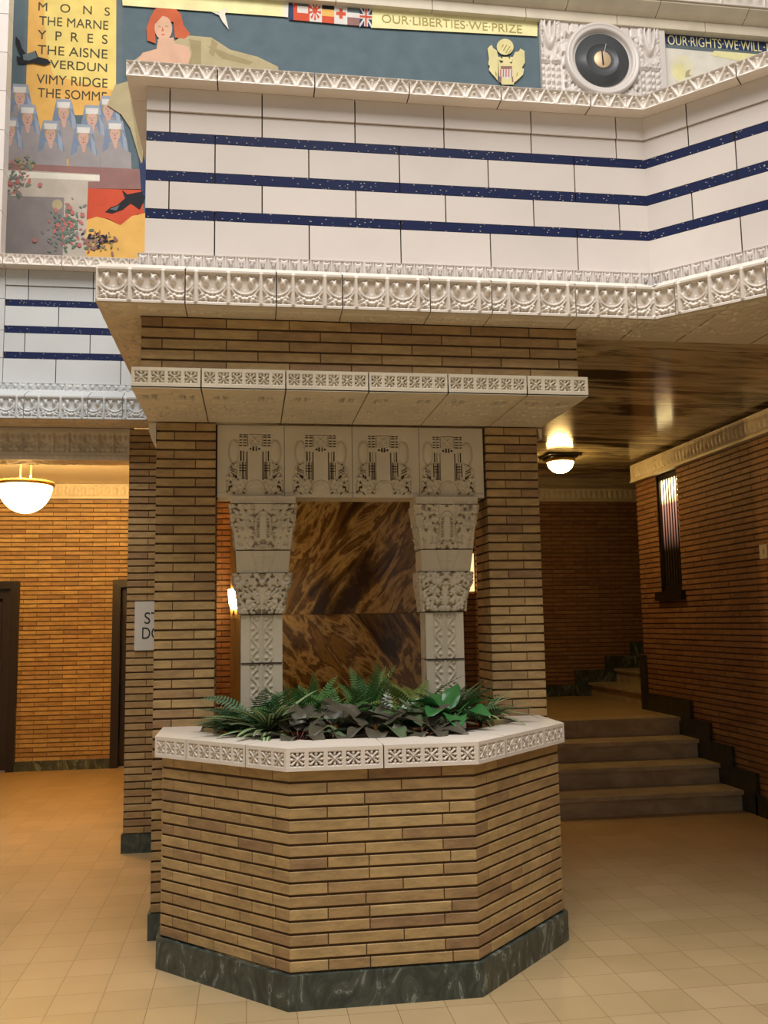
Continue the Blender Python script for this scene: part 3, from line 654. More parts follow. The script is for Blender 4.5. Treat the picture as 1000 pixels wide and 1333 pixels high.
# ================================================================== BALCONY OVER THE PLANTER
bal = thing('balcony', 'white glazed balcony front with three navy mosaic bands above the brick planter', 'balcony', (.7, 4.4, 3.085))
U45 = np.array([math.cos(math.radians(44.5)), -math.sin(math.radians(44.5))]); LW = 2.5
def wpt(p, t): return (p[0] + U45[0] * t, p[1] + U45[1] * t)
YG, YF_, YC = 4.379, 4.195, 4.287
G0, G1 = -.512, 2.073; F0, F1 = -.707, 2.000; c0, c1 = -.6044, 2.036
g1 = (G1, YG); f1 = (F1, YF_); cc1 = (c1, YC)
YEND = 6.72
# frieze blocks
fs = [-.707, -.305, .117, .43, .855, 1.161, 1.587, 1.905]
def frieze_block(A, B, u0, dep=.18):
    m = MB(); face_block(m, A, B, 3.085, 3.2513, dep, frieze(u0=u0), .0042)
    A = np.array(A); B = np.array(B); d = (B - A) / np.linalg.norm(B - A); n = np.array([d[1], -d[0]])
    # sloping ledge up to the wall foot
    q = [(*A, 3.2513), (*B, 3.2513), (*(B - n * .15), 3.325), (*(A - n * .15), 3.325)]; m.add(q, [(0, 1, 2, 3)])
    return m
for a, b in zip(fs[:-1], fs[1:]):
    aa = a + (.003 if a != fs[0] else 0); m = frieze_block((aa, YF_), (b - .003, YF_), aa + .707); m.build('frieze_block', TCF, bal)
m = frieze_block((1.907, YF_), f1, 1.907 + .707); n2 = frieze_block(f1, wpt(f1, .10), .03)
m.add(n2.v, n2.f); m.sm[-len(n2.f):] = n2.sm; m.build('frieze_block', TCF, bal)
t = .104
while t < LW:
    t2 = min(t + .43, LW); m = frieze_block(wpt(f1, t), wpt(f1, t2 - .006), t + .03); m.build('frieze_block', TCF, bal); t = t2
m = frieze_block((F0, YEND), (F0, YF_ + .182), 0.); m.build('frieze_block', TCF, bal)
m = MB(); m.prism([(F0 + .027, YF_ + .027), (F1 - .08, YF_ + .027), (F1 + .02, YF_ + .055), wpt((F1 + .01, YF_ + .05), LW), (3.9, 2.75), (2.1, 4.45), (F0 + .12, 4.45), (F0 + .12, YEND), (F0 + .04, YEND)], 3.10, 3.245); m.build('joint_core', GROUT, bal)
# soffit of the balcony edge, carved
def rough_soffit(seed):
    def f(U, V, w, h): return foliage(U, V, .03, seed, .004) if w * h < .3 else .002 * np.sin(U * 60) * np.sin(V * 50)
    return f
sm_ = MB()
down_grid(sm_, F0 + .004, -.53, YF_ + .004, 6.7, 3.083, 3.083, lambda U, V, w, h: foliage(U, V, .024, 4, .008) * (np.abs(V % .4 - .2) < .18) * (np.abs(U - w / 2) < .06), .009)
for a, b in zip(fs, fs[1:] + [1.65]):
    if b > 1.65: b = 1.65
    if b > a: down_grid(sm_, max(a, -.53) + .002, b - .002, YF_ + .004, 4.378, 3.083, 3.083, lambda U, V, w, h: foliage(U, V, .016, int(a * 10) + 20, .007) * (V > .06) * (V < h - .03), .006)
sm_.build('soffit', TC, bal)
sm_ = MB()
xx = [1.651, 1.95, 2.27, 2.70, 3.13, 3.50, 3.72]
def frontY(x): return YF_ if x < F1 else YF_ - (x - F1) * .983
for a, b in zip(xx[:-1], xx[1:]):
    nu, nv = 60, 60; U, V = np.meshgrid(np.linspace(a + .003, b - .003, nu), np.linspace(0, 1, nv)); fy = np.where(U < F1, YF_, YF_ - (U - F1) * .983) + .002
    P = np.stack([U, fy + (4.54 - fy) * V, np.full(U.shape, 3.083)], -1); H = foliage(U, P[..., 1], .028, int(a * 7), .009); H = H * (V > .08) * (V < .8); H[:, 0] = H[:, -1] = 0
    sm_.grid(P, H, (0, 0, -1))
sm_.add([(1.651, 4.54, 3.085), (4.09, 4.54, 3.085), (4.09, 4.54, 3.27), (1.651, 4.54, 3.27)], [(0, 1, 2, 3)])
sm_.build('soffit', TC, bal)
# dentil course at the foot of the wall
ZD0, ZD1 = 3.315, 3.386
m = MB(); o = .03; k = o * math.tan(math.radians(22.25))
face_block(m, (G0 - .03, YG - o), (G1 - k, YG - o), ZD0, ZD1, .035, dentils(), .0045)
face_block(m, (G1 - k, YG - o), wpt((G1 - k, YG - o), LW), ZD0, ZD1, .035, dentils(), .0045)
face_block(m, (G0 - .03, YEND), (G0 - .03, YG + .01), ZD0, ZD1, .035, dentils(), .009)
m.build('dentil_course', TCW, bal)
# wall of glazed blocks
bz = [(3.386, 3.576), (3.6255, 3.770), (3.8235, 3.976), (4.0245, 4.130), (4.1315, 4.2545)]
bands = [(3.576, 3.6255), (3.770, 3.8235), (3.976, 4.0245)]
jA = [-.4, .0525, .5215, .9835, 1.4495, 1.9165]; jB = [-.179, .2855, .7475, 1.2135, 1.679]
def wall_row(m, A, B, z0, z1, cuts, dep, push=0.):
    A = np.array(A); B = np.array(B); w = np.linalg.norm(B - A); d = (B - A) / w; n = np.array([d[1], -d[0]]); cs = [0] + [c for c in cuts if .03 < c < w - .03] + [w]
    for a, b in zip(cs[:-1], cs[1:]):
        g = .0032; a_ = a + (g if a > 0 else 0); b_ = b - (g if b < w else 0)
        q = [A + d * a_ + n * push, A + d * b_ + n * push, A + d * b_ - n * dep, A + d * a_ - n * dep]; m.prism(q, z0 + .0015, z1 - .0015)
m = MB()
for i, (z0, z1) in enumerate(bz):
    js = jA if i in (1, 3, 4) else jB
    push = .010 if i == 4 else 0
    wall_row(m, (G0, YG), g1, z0, z1, [j - G0 for j in js], .06, push)
    off = .235 if js is jA else .465
    wall_row(m, g1, wpt(g1, LW), z0, z1, [off + k * .4655 for k in range(8)], .06, push)
    wall_row(m, (G0, YEND), (G0, YG + .062), z0, z1, [off + k * .4655 for k in range(8)], .06, push)
# rows 1 and 3 share the half-block shift
m.build('glazed_wall', TCW, bal)
for z0, z1 in bands:
    m = MB(); wall_row(m, (G0, YG), g1, z0, z1, [j - G0 for j in jB[::2]], .06); wall_row(m, g1, wpt(g1, LW), z0, z1, [.465, 1.396, 2.327], .06); wall_row(m, (G0, YEND), (G0, YG + .062), z0, z1, [.9], .06)
    m.build('mosaic_band', NAVY, bal)
m = MB(); m.prism([(G0 + .01, YG + .01), (G1, YG + .01), wpt((G1, YG + .012), LW), wpt((G1 + .1, YG + .1), LW), (G1 + .05, YG + .11), (G0 + .11, YG + .11), (G0 + .11, YEND), (G0 + .01, YEND)], 3.386, 4.25); m.build('joint_core', GROUT, bal)
# coping of the balcony
def cop(A, B, u0=0., dep=.22, parent=bal, mt=TCF, z0=4.2545, z1=4.3335, res=.0042):
    m = MB(); face_block(m, A, B, z0, z1, dep, chevrons(.0957), res); return m.build('parapet_coping', mt, parent)
m = MB(); m.prism([(c0 + .02, YC + .02), (c1, YC + .02), wpt((c1, YC + .02), LW), wpt((c1 + .1, YC + .15), LW), (c1, YC + .2), (c0 + .2, YC + .2), (c0 + .2, YEND), (c0 + .02, YEND)], 4.258, 4.33); m.build('joint_core', GROUT, bal)
n1_ = np.array([0, -1.]); n2_ = np.array([U45[1], -U45[0]])
def wedge(m, c, dep, z0, z1): c = np.array(c); m.prism([c, c - n1_ * dep, c - n2_ * dep], z0, z1)
m = MB(); wedge(m, (c1, YC), .22, 4.2545, 4.33); m.build('parapet_coping', TCF, bal)
m = MB(); wedge(m, (G1 - .003, YG + .004), .058, 3.386, 3.575); wedge(m, (G1 - .003, YG + .004), .058, 3.627, 3.769); wedge(m, (G1 - .003, YG + .004), .058, 3.825, 3.975); wedge(m, (G1 - .003, YG + .004), .058, 4.026, 4.253); m.build('corner_joint', GROUT, bal)
cs_ = [c0, -.166, .312, .791, 1.269, 1.749, c1]
for a, b in zip(cs_[:-1], cs_[1:]): cop((a + .003, YC), (b - (.003 if b != c1 else 0), YC))
t = 0
while t < LW: t2 = min(t + .4785, LW); cop(wpt(cc1, t), wpt(cc1, t2 - .006)); t = t2
cop((c0, YEND), (c0, YC + .223), res=.01)

# ================================================================== FAR LEFT BALCONY
fb = thing('balcony', 'grey white balcony front with navy bands further back at the left, above the lit hall', 'balcony', (-1.8, 6.8, 3.085))
YH, YHF, YHC = 6.88, 6.68, 6.77; XL = -5.2; XR = -.655
t = -4.9; jj = [XL] + [-4.62, -4.19, -3.76, -3.33, -2.90, -2.47, -2.04, -1.60, -1.16, -.92] + [-.71]
for a, b in zip(jj[:-1], jj[1:]):
    m = frieze_block((a + .002, YHF), (b - .002, YHF), a + .6, dep=.2); m.build('frieze_block', TCG, fb)
m = MB(); m.box(XL, -.74, YHF + .04, YHF + .25, 3.10, 3.245); m.build('joint_core', GROUT, fb)
m = MB(); down_grid(m, XL, -.707, YHF + .004, 6.97, 3.083, 3.083, lambda U, V, w, h: foliage(U, V, .04, 31, .008) * (V > .05) * (V < .22), .012); m.build('soffit', TC, fb)
m = MB(); face_block(m, (XL, YH - .03), (-.60, YH - .03), 3.325, 3.386, .03, dentils(.055), .006); m.build('dentil_course', TCG, fb)
m = MB()
for i, (z0, z1) in enumerate(bz):
    of = -1.535 if i in (1, 3, 4) else -1.76
    of = {0: -1.43, 1: -1.655, 2: -1.42, 3: -1.64, 4: -1.64}[i]
    cuts = [of + 1.80 + k * .4655 for k in range(-3, 4)]; wall_row(m, (-1.80, YH), (XR, YH), z0, z1, cuts, .06, .010 if i == 4 else 0)
    cuts = [of - XL + k * .4655 for k in range(-9, 4)]; wall_row(m, (XL, YH), (-2.40, YH), z0, z1, cuts, .06, .010 if i == 4 else 0)
for z0, z1 in ((3.386, 3.576), (3.576, 3.785), (3.785, 4.025), (4.025, 4.2545)): m.box(-2.397, -1.803, YH - .012, YH + .05, z0 + .002, z1 - .002)
m.build('glazed_wall', TCG, fb)
for z0, z1 in bands: m = MB(); m.box(-1.79, XR, YH, YH + .06, z0, z1); m.box(XL, -2.4, YH, YH + .06, z0, z1); m.build('mosaic_band', NAVY, fb)
m = MB(); m.box(XL, XR, YH + .012, YH + .12, 3.386, 4.25); m.build('joint_core', GROUT, fb)
for a, b in ((-4.2, -3.72), (-3.72, -3.24), (-3.24, -2.76), (-2.76, -2.28), (-2.28, -1.80), (-1.80, -1.385), (-1.385, -.90), (-.90, -.62)): cop((a + .002, YHC), (b - .002, YHC), parent=fb, mt=TCF, res=.006)
# beam under it, carved face and leaf edge
bm_ = thing('carved_beam', 'shadowed carved beam spanning from the rear pier over the opening of the lit left hall', 'beam', (-2.5, 7.1, 2.83))
m = MB(); face_block(m, (XL, 6.99), (-.905, 6.99), 2.86, 3.084, .26, lambda U, V, w, h: np.where((V > .045) & (V < .185), np.maximum(frieze(.11)(U, V - .03, w, h * .78), -.02), 0.), .009); m.build('carved_face', TC, bm_)
m = MB(); down_grid(m, XL, -.905, 6.975, 7.25, 2.85, 2.85, lambda U, V, w, h: foliage(U, V, .03, 8, .008), .014); face_block(m, (XL, 6.975), (-.905, 6.975), 2.838, 2.87, .03, lambda U, V, w, h: .004 * np.sin(U * 120), .01); m.box(XL, -.905, 7.21, 7.25, 2.85, 3.29); m.build('leaf_edging', TC, bm_)
# tall white pier at the far left, upper floor
gp = thing('glazed_pier', 'tall white glazed pier at the left edge beside the war memorial mural', 'pillar', (-2.2, 6.9, 4.336))
m = MB(); zj = [4.336, 4.703, 5.024, 5.342, 5.657, 5.969, 6.285, 6.60, 6.92, 7.24, 7.6]
for a, b in zip(zj[:-1], zj[1:]): m.box(-2.4, -1.845 if a > 4.3 else -1.80, YH - .015, YH + .12, a + .0025, b - .0025)
m.build('glazed_blocks', TCW, gp)
m = MB(); m.box(-2.39, -1.85, YH - .008, YH + .11, 4.336, 7.6); m.build('joint_core', GROUT, gp)

# ================================================================== UPPER WALL: MURALS, MEDALLION, CORNICE
YM = 8.0
m = MB(); m.box(-5.2, 7.5, YM + .04, YM + .2, 3.385, 8.2); structure(m.build('wall_upper', UNDER))
PC = {}
def paint(name, col):
    if name not in PC: PC[name] = mat('paint_' + name, col, .75, spec=.25, vary=(6, .12))
    return PC[name]
P_ = dict(blue=(.125, .175, .20), slate=(.15, .19, .205), yellow=(.93, .72, .22), orange=(.90, .52, .14), pale=(.98, .88, .46), ink=(.09, .08, .05), red=(.68, .10, .045), mauve=(.34, .18, .16), grey=(.30, .26, .25), stone=(.60, .52, .43),
          skin=(.78, .48, .33), hair=(.62, .14, .06), robe=(.52, .43, .25), robe2=(.40, .32, .17), veil=(.37, .42, .50), veil2=(.23, .29, .40), white=(.78, .74, .68), coat=(.38, .34, .34), face=(.66, .42, .34), leaf=(.14, .22, .17), leaf2=(.22, .28, .22), rose=(.60, .20, .18), black=(.025, .025, .03), gold=(.82, .72, .36), navy=(.04, .06, .14), cream=(.85, .80, .68), dgold=(.45, .36, .12), glow=(.88, .82, .58), glow2=(.90, .82, .42))
def pc(n): return paint(n, P_[n])
def art(parent, name, shapes, layer):      # painted shapes: list of (colour, [photo-plane points]) on the flat mural
    cols = []; m = MB()
    for j, (c, pts) in enumerate(shapes):
        if c not in cols: cols.append(c)
        Y = YM - .0009 * layer - .00002 * j
        q = [on_wall(x, y, YM) for x, y in pts]; m.add([(X, Y, Z) for X, Z in q], [tuple(range(len(q)))], cols.index(c))
    me = bpy.data.meshes.new(name); me.from_pydata(m.v, [], m.f)
    for c in cols: me.materials.append(pc(c))
    me.polygons.foreach_set('material_index', m.m)
    bm = bmesh.new(); bm.from_mesh(me)
    for f in bm.faces:
        if f.normal.y > 0: f.normal_flip()
    bmesh.ops.triangulate(bm, faces=[f for f in bm.faces if len(f.verts) > 4]); bm.to_mesh(me); bm.free()
    o = bpy.data.objects.new(name, me); C.objects.link(o); o.parent = parent; o.matrix_parent_inverse = world_of(parent).inverted(); return o
def ell(cx, cy, rx, ry, n=16, rot=0., a0=0, a1=360):
    r = math.radians(rot); out = []
    for i in range(n):
        a = math.radians(a0 + (a1 - a0) * i / (n if a1 - a0 == 360 else n - 1)); x = rx * math.cos(a); y = ry * math.sin(a)
        out.append((cx + x * math.cos(r) - y * math.sin(r), cy + x * math.sin(r) + y * math.cos(r)))
    return out
mu = thing('mural', 'painted war memorial mural with battle names, nurses, a red haired woman and flags', 'mural', (.3, YM, 4.4))
m = MB(); xl, xr = -2.6, on_wall(702, 50, YM)[0]; m.box(xl, xr, YM, YM + .03, 3.385, 7.6); m.build('painted_canvas', pc('blue'), mu)
ip = art(mu, 'inscription_panel', [('yellow', [(37.5, -30), (153, -22), (151, 125), (36, 140), (33, 90)]), ('orange', [(37.5, -20), (56, -20), (60, 60), (75, 120), (120, 235), (30, 235), (33, 90)]), ('orange', [(55, 95), (151, 118), (151, 150), (50, 150)]), ('slate', [(151.5, -20), (160, -20), (159, 140), (151, 140)]), ('slate', [(33, -20), (38, -20), (34, 110), (30, 110)])], 1)
LINES = [('L  I  E  G  E', 52, 146, -11, -7, 12), ('M   O   N   S', 50, 143, 15.3, 19.5, 11), ('THE MARNE', 51, 141, 34, 37.4, 11.5), ('Y  P  R  E  S', 49, 140, 52, 56.6, 12), ('THE AISNE', 49, 140, 71.4, 75.7, 12), ('VERDUN', 65, 139.4, 90, 93, 11), ('VIMY RIDGE', 47.6, 140, 109, 114, 12), ('THE SOMME', 49, 139, 127.5, 131, 12)]
for s, xa, xb, ya, yb, hpx in LINES:
    Xa, Za = on_wall(xa, ya, YM); Xb, Zb = on_wall(xb, yb, YM); _, Zt = on_wall(xa, ya - hpx, YM)
    text(s, 'inscription', pc('ink'), ip, (Xa, YM - .003, (Za + Zb) / 2), Xb - Xa, Zt - Za)
# nurses
def nurse(cx, cy, s=1., dark=False):
    sk = 'face'
    return [('veil2', [(cx - 9 * s, cy - 17 * s), (cx + 10 * s, cy - 16 * s), (cx + 16 * s, cy + 12 * s), (cx + 19 * s, cy + 30 * s), (cx - 17 * s, cy + 28 * s), (cx - 14 * s, cy + 6 * s)]),
            ('veil', [(cx - 9 * s, cy - 17 * s), (cx + 10 * s, cy - 16 * s), (cx + 12 * s, cy - 4 * s), (cx - 10 * s, cy - 5 * s)]),
            ('veil', [(cx + 9 * s, cy - 3 * s), (cx + 15 * s, cy + 8 * s), (cx + 17 * s, cy + 30 * s), (cx + 12 * s, cy + 30 * s)]),
            ('coat', [(cx - 7 * s, cy + 11 * s), (cx + 7 * s, cy + 11 * s), (cx + 10 * s, cy + 20 * s), (cx + 21 * s, cy + 26 * s), (cx + 22 * s, cy + 60 * s), (cx - 20 * s, cy + 60 * s), (cx - 19 * s, cy + 26 * s), (cx - 9 * s, cy + 20 * s)]),
            ('face', [(cx - 4 * s, cy + 8 * s), (cx + 4 * s, cy + 8 * s), (cx + 2 * s, cy + 20 * s), (cx - 1 * s, cy + 20 * s)]),
            ('robe2', ell(cx, cy - 1 * s, 8.4 * s, 9 * s)), (sk, ell(cx, cy + 1.5 * s, 6.6 * s, 10.5 * s)), ('white', [(cx - 8.5 * s, cy - 13 * s), (cx + 8.5 * s, cy - 12.5 * s), (cx + 7.5 * s, cy - 5 * s), (cx - 7.5 * s, cy - 5.5 * s)]),
            ('robe2', ell(cx - 2.7 * s, cy + .2 * s, 1.4 * s, .7 * s, 8)), ('robe2', ell(cx + 2.7 * s, cy + .2 * s, 1.4 * s, .7 * s, 8)), ('hair', ell(cx, cy + 7 * s, 1.8 * s, .7 * s, 8)), ('mauve', [(cx - .2, cy), (cx + .9 * s, cy + 4 * s), (cx - .8 * s, cy + 4.2 * s)])]
NP = [(26, 126), (83, 146), (141, 142), (36, 153), (120, 154), (13, 170), (66, 174), (109, 179), (150, 174)]
for i, (cx, cy) in enumerate(NP): art(mu, 'painted_nurse', nurse(cx, cy, 1.), 3 + i)
art(mu, 'painted_terrace', [('mauve', [(2, 213), (184, 221), (184, 247), (115, 246), (2, 243)]), ('stone', [(2, 221), (130, 228), (130, 237), (115, 237), (113, 340), (0, 340)]), ('cream', [(2, 223), (130, 229), (130, 236), (2, 231)]), ('grey', [(0, 255), (84, 258), (82, 340), (0, 340)]), ('robe', ell(75, 267, 7, 7, 10)),
                            ('red', [(115, 246), (184, 248), (189, 284), (180, 279), (157, 294), (140, 285), (113, 287)]), ('orange', [(113, 287), (126, 283), (140, 286), (157, 294), (172, 282), (190, 278), (189, 340), (112, 340)]), ('navy', [(181, 205), (191, 207), (191, 262), (184, 250)])], 13)
def bird(pts): return [('black', pts)]
art(mu, 'painted_bird', [('black', [(21, 48), (26, 54), (29, 64), (35, 72), (47, 67), (50, 75), (62, 78), (67, 83), (58, 86), (44, 83), (34, 84), (24, 84), (22, 74), (29, 76), (24, 66), (21, 57)]), ('slate', [(30, 72), (46, 68), (49, 76), (38, 80), (31, 79)])], 14)
art(mu, 'painted_bird', [('black', [(159, 248), (166, 254), (186, 250), (188, 262), (182, 274), (174, 268), (170, 266), (160, 274), (146, 279), (137, 277), (144, 271), (153, 268), (163, 259)]), ('slate', [(143, 273), (156, 268), (152, 275)])], 15)
rng = random.Random(3); rs = []
for (cx, cy, sx_, sy_, n, cols) in ((22, 236, 14, 22, 60, ('leaf', 'leaf2', 'grey', 'rose')), (38, 214, 12, 8, 25, ('leaf2', 'robe2')), (88, 300, 22, 30, 150, ('leaf', 'leaf2', 'leaf', 'rose', 'grey')), (130, 315, 22, 14, 90, ('black', 'mauve', 'robe2'))):
    for _ in range(n):
        x = rng.gauss(cx, sx_ * .5); y = rng.gauss(cy, sy_ * .5); r = 1 + rng.random() * 2
        if y > 332 or x < 3: continue
        rs.append((rng.choice(cols), ell(x, y, r * 1.5, r * .7, 6, rng.random() * 180)))
for (x, y) in ((53, 242), (24, 238), (14, 240), (95, 278), (108, 281), (76, 294), (46, 314), (104, 320), (92, 272)): rs.append(('rose', ell(x, y, 3, 3, 8)))
art(mu, 'painted_rose_bush', rs, 16)
# red haired woman
art(mu, 'painted_woman', [('robe', [(164, 100), (172, 82), (188, 70), (205, 68), (240, 47), (275, 50), (300, 66), (335, 75), (362, 88), (365, 110), (190, 110)]),
                          ('robe', [(150, 112), (190, 100), (186, 210), (184, 214), (170, 168), (158, 150), (140, 138)]), ('robe2', [(166, 105), (182, 105), (186, 214), (180, 196)]),
                          ('skin', [(176, 84), (186, 70), (204, 65), (206, 52), (226, 50), (228, 58), (246, 62), (250, 80), (240, 110), (180, 110)]),
                          ('robe2', [(246, 52), (262, 55), (262, 100), (240, 100), (250, 70)]), ('robe2', [(268, 60), (300, 72), (330, 82), (325, 86), (290, 78)]), ('robe2', [(276, 52), (284, 58), (278, 76), (272, 70)]),
                          ('hair', [(196, 24), (202, 13), (214, 9), (228, 12), (236, 20), (239, 34), (248, 46), (240, 52), (228, 50), (226, 30), (206, 28), (202, 40), (203, 58), (192, 54), (191, 38)]),
                          ('skin', ell(213, 38, 11.5, 16, 18, -4)), ('hair', [(198, 30), (206, 17), (220, 16), (229, 26), (224, 26), (212, 22), (203, 32)]),
                          ('robe2', ell(208, 36, 2, .8, 8)), ('robe2', ell(217, 35.5, 2, .8, 8)), ('red', ell(212.5, 46.5, 2.6, .9, 8)), ('hair', [(212, 36), (213.5, 42), (210.5, 42)])], 17)
# top strip, flags and motto
pb = art(mu, 'painted_border', [('pale', [(158, -20), (360, -12), (375, -12), (374.5, 23.6), (160, 8.5)]), ('pale', [(484.5, -12), (700, 0), (699, 48.5), (484, 37.5)]), ('cream', [(369, -12), (376, -12), (375, 24), (368, 23)])], 18)
fx = [377, 386, 403, 418, 435, 451, 468, 484]
def fq(a, b, t0, t1, top=2, bot=27):
    def yy(x, t): y0 = top + (x - 377) * .088; y1 = bot + (x - 377) * .09; return y0 + (y1 - y0) * t
    return [(a, yy(a, t0)), (b, yy(b, t0)), (b, yy(b, t1)), (a, yy(a, t1))]
fl = [('navy', fq(376, 383, -.6, 1)), ('white', fq(381, 383, -.6, .2)), ('red', fq(382, 403, -.6, 1)), ('white', fq(387, 401, .25, .6)), ('slate', fq(387, 401, -.6, .25)), ('white', fq(403, 419, -.6, 1))]
for k in range(9):
    a = math.radians(k * 40); a2 = math.radians(k * 40 + 20); cx, cy = 410, 16
    fl.append(('red', [(cx, cy), (cx + 8 * math.cos(a), cy + 12 * math.sin(a)), (cx + 8 * math.cos(a2), cy + 12 * math.sin(a2))]))
fl += [('red', ell(410, 15, 3.4, 4.5)), ('black', fq(419, 435, -.6, .3)), ('orange', fq(419, 435, .3, .65)), ('red', fq(419, 435, .65, 1)), ('white', fq(435, 452, -.6, 1)), ('red', fq(441.5, 446, .2, .72)), ('red', fq(437.5, 450, .37, .55)), ('slate', fq(452, 468, -.6, .35)), ('white', fq(452, 468, .35, .6)), ('mauve', fq(452, 468, .6, 1)), ('navy', fq(468, 484, -.6, 1))]
def yv(x, t): return fq(x, x, t, t)[0][1]
for (a, b, w_) in (((468, 0), (484, 1), 2.2), ((484, 0), (468, 1), 2.2)): fl.append(('white', [(a[0], yv(a[0], a[1]) - w_), (a[0], yv(a[0], a[1]) + w_), (b[0], yv(b[0], b[1]) + w_), (b[0], yv(b[0], b[1]) - w_)]))
fl += [('white', fq(474, 478.5, -.2, 1)), ('white', fq(468, 484, .38, .62)), ('red', fq(475.2, 477.3, -.2, 1)), ('red', fq(468, 484, .45, .56))]
art(mu, 'painted_flags', fl, 19)
Xa, Za = on_wall(497, 33.5, YM); Xb, Zb = on_wall(679, 42.5, YM); text('OUR\u00b7LIBERTIES\u00b7WE\u00b7PRIZE', 'inscription', pc('dgold'), pb, (Xa, YM - .0185, (Za + Zb) / 2), Xb - Xa, .085)
# small white swallow
art(mu, 'painted_bird', [('cream', [(275, 17), (286, 18), (292, 12), (297, 14), (293, 20), (298, 40), (290, 30), (285, 21)])], 20)
# eagle emblem: shield, stars, raised wings, tail
def shp(l): return [(600 + x * .12, 30 + y * .12) for x, y in l]
ea = [('gold', shp([(285, 290), (310, 262), (330, 250), (345, 285), (385, 310), (400, 380), (400, 520), (395, 640), (375, 610), (330, 560), (300, 520), (310, 480), (292, 460), (300, 400)])), ('gold', shp([(685, 315), (660, 300), (640, 290), (625, 318), (580, 330), (560, 380), (555, 520), (575, 660), (620, 620), (670, 570), (680, 510), (655, 500), (690, 440)])),
      ('gold', shp([(400, 380), (560, 380), (580, 480), (570, 680), (440, 680), (410, 600)])), ('gold', [(x, y) for x, y in ell(657, 62.5, 11, 10.5, 20)]), ('dgold', shp([(440, 260), (455, 240), (462, 250), (440, 290)])), ('dgold', shp([(450, 310), (490, 245), (500, 252), (462, 320)])), ('dgold', shp([(475, 335), (525, 260), (535, 268), (487, 342)])), ('dgold', shp([(500, 345), (545, 290), (548, 305), (510, 350)])),
      ('ink', shp([(425, 385), (438, 368), (450, 390), (436, 398)])), ('ink', shp([(512, 380), (524, 366), (530, 395), (518, 402)])), ('ink', shp([(405, 415), (450, 420), (455, 435), (430, 450)])), ('ink', shp([(520, 440), (548, 432), (560, 400), (548, 455)])),
      ('mauve', shp([(428, 480), (550, 480), (548, 512), (430, 512)])), ('white', shp([(412, 515), (562, 515), (550, 600), (490, 625), (430, 590)]))]
for k in range(5): ea.append(('rose', shp([(420 + k * 30, 515), (434 + k * 30, 515), (432 + k * 29, 600), (420 + k * 29, 596)])))
ea += [('mauve', shp([(410, 590), (440, 600), (432, 660), (405, 650)])), ('mauve', shp([(545, 600), (560, 590), (565, 650), (550, 660)])), ('dgold', shp([(365, 530), (385, 560), (380, 600), (370, 570)])), ('dgold', shp([(615, 535), (598, 570), (600, 600), (612, 570)]))]
art(mu, 'painted_eagle_crest', ea, 21)
# second mural, right of the medallion
x2, _ = on_wall(863, 50, YM)
m2 = thing('mural', 'pale yellow mural with gold motto on a dark band, right of the round dial', 'mural', (5.5, YM, 5.5))
m = MB(); m.box(x2, 7.4, YM, YM + .03, 3.385, 7.6); m.build('painted_canvas', pc('cream'), m2)
p2 = art(m2, 'painted_band', [('navy', [(863.5, 37), (1200, 62), (1200, 91), (863.5, 62)]), ('slate', [(863.5, 57), (1200, 86), (1200, 91), (863.5, 62)])], 1)
art(m2, 'painted_glow', [('glow', ell(888, 90, 15, 18, 24)), ('glow2', ell(885, 93, 8, 11, 16)), ('pale', [(930, 66), (990, 71), (965, 80), (925, 72)]), ('robe', [(893, 93), (899, 90), (897, 97), (901, 99), (892, 101)])], 2)
Xa, Za = on_wall(869.6, 56.5, YM); Xb, _ = on_wall(992, 67, YM)
text('OUR\u00b7RIGHTS\u00b7WE\u00b7WILL', 'inscription', pc('pale'), p2, (Xa, YM - .003, Za - .012), Xb - Xa, .10, bold=.0)
text('\u00b7MAINTAIN', 'inscription', pc('pale'), p2, (Xb + .02, YM - .003, Za - .012), .62, .10, bold=.0)
# medallion panel
md = thing('medallion_panel', 'ornate cream terracotta panel framing the round dark dial between the two murals', 'wall panel', (3.4, YM, 5.9))
XM0, XM1 = 2.765, 4.045; CX, CZ = on_wall(782.6, 80.6, YM - .05)
def med(U, V, w, h):
    x = U - (CX - XM0); z = V - (CZ - 5.9); r = np.hypot(x, z); X = np.abs(x); H = np.zeros(U.shape)
    H = np.where(r > .37, foliage(X, V, .036, 9, .03) , H)
    for s in (.46, .56):
        d = np.abs(X - s)
        H = np.where((X > s - .05) & (X < s + .05) & (V < 1.05), -.02 + .034 * (np.mod(V, .07) < .045) * (d > .012) * (d < .042), H)
    H = np.where((X > .395) & (X < .41), .015, H); H = np.where((X > .505) & (X < .515), .012, H)
    H = np.where((X > .44) & (X < .58) & (V > 1.12), -.025 + .05 * ridge(np.abs(np.hypot((X - .51) / .8, (V - 1.45) / 3) - .065), .02), H)
    H = np.where((np.abs(X - .51) < .018) & (V > 1.25), .02, H)
    H = np.where(X > .605, .01, H); H = np.where((X < .40) & (V > 1.38) & (r > .36), .008 - .016 * (np.mod(X, .1) < .015), H)
    H = np.where((r < .37), .02, H); return H
m = MB(); face_block(m, (XM0, YM - .05), (XM1, YM - .05), 5.9, 7.44, .05, med, .0075); m.build('carved_surround', TCW, md)
m = MB(); pr_ = [(.375, .01), (.375, -.045), (.365, -.06), (.345, -.06), (.337, -.05), (.325, -.055), (.305, -.05), (.30, -.035), (.29, .0), (.275, .0), (.27, .01)]
m.lathe([(r, YM - .05 + y - (YM - .05)) for r, y in pr_], (CX, YM - .062, CZ), 64, axis='y')
m.build('round_rim', TCW, md)
dl = thing('wall_clock', 'round dark dial with a gold centre disc and thin hands inside the carved ring', 'clock', (CX, YM - .07, CZ))
DK = mat('dark_dial', (.075, .08, .085), .35)
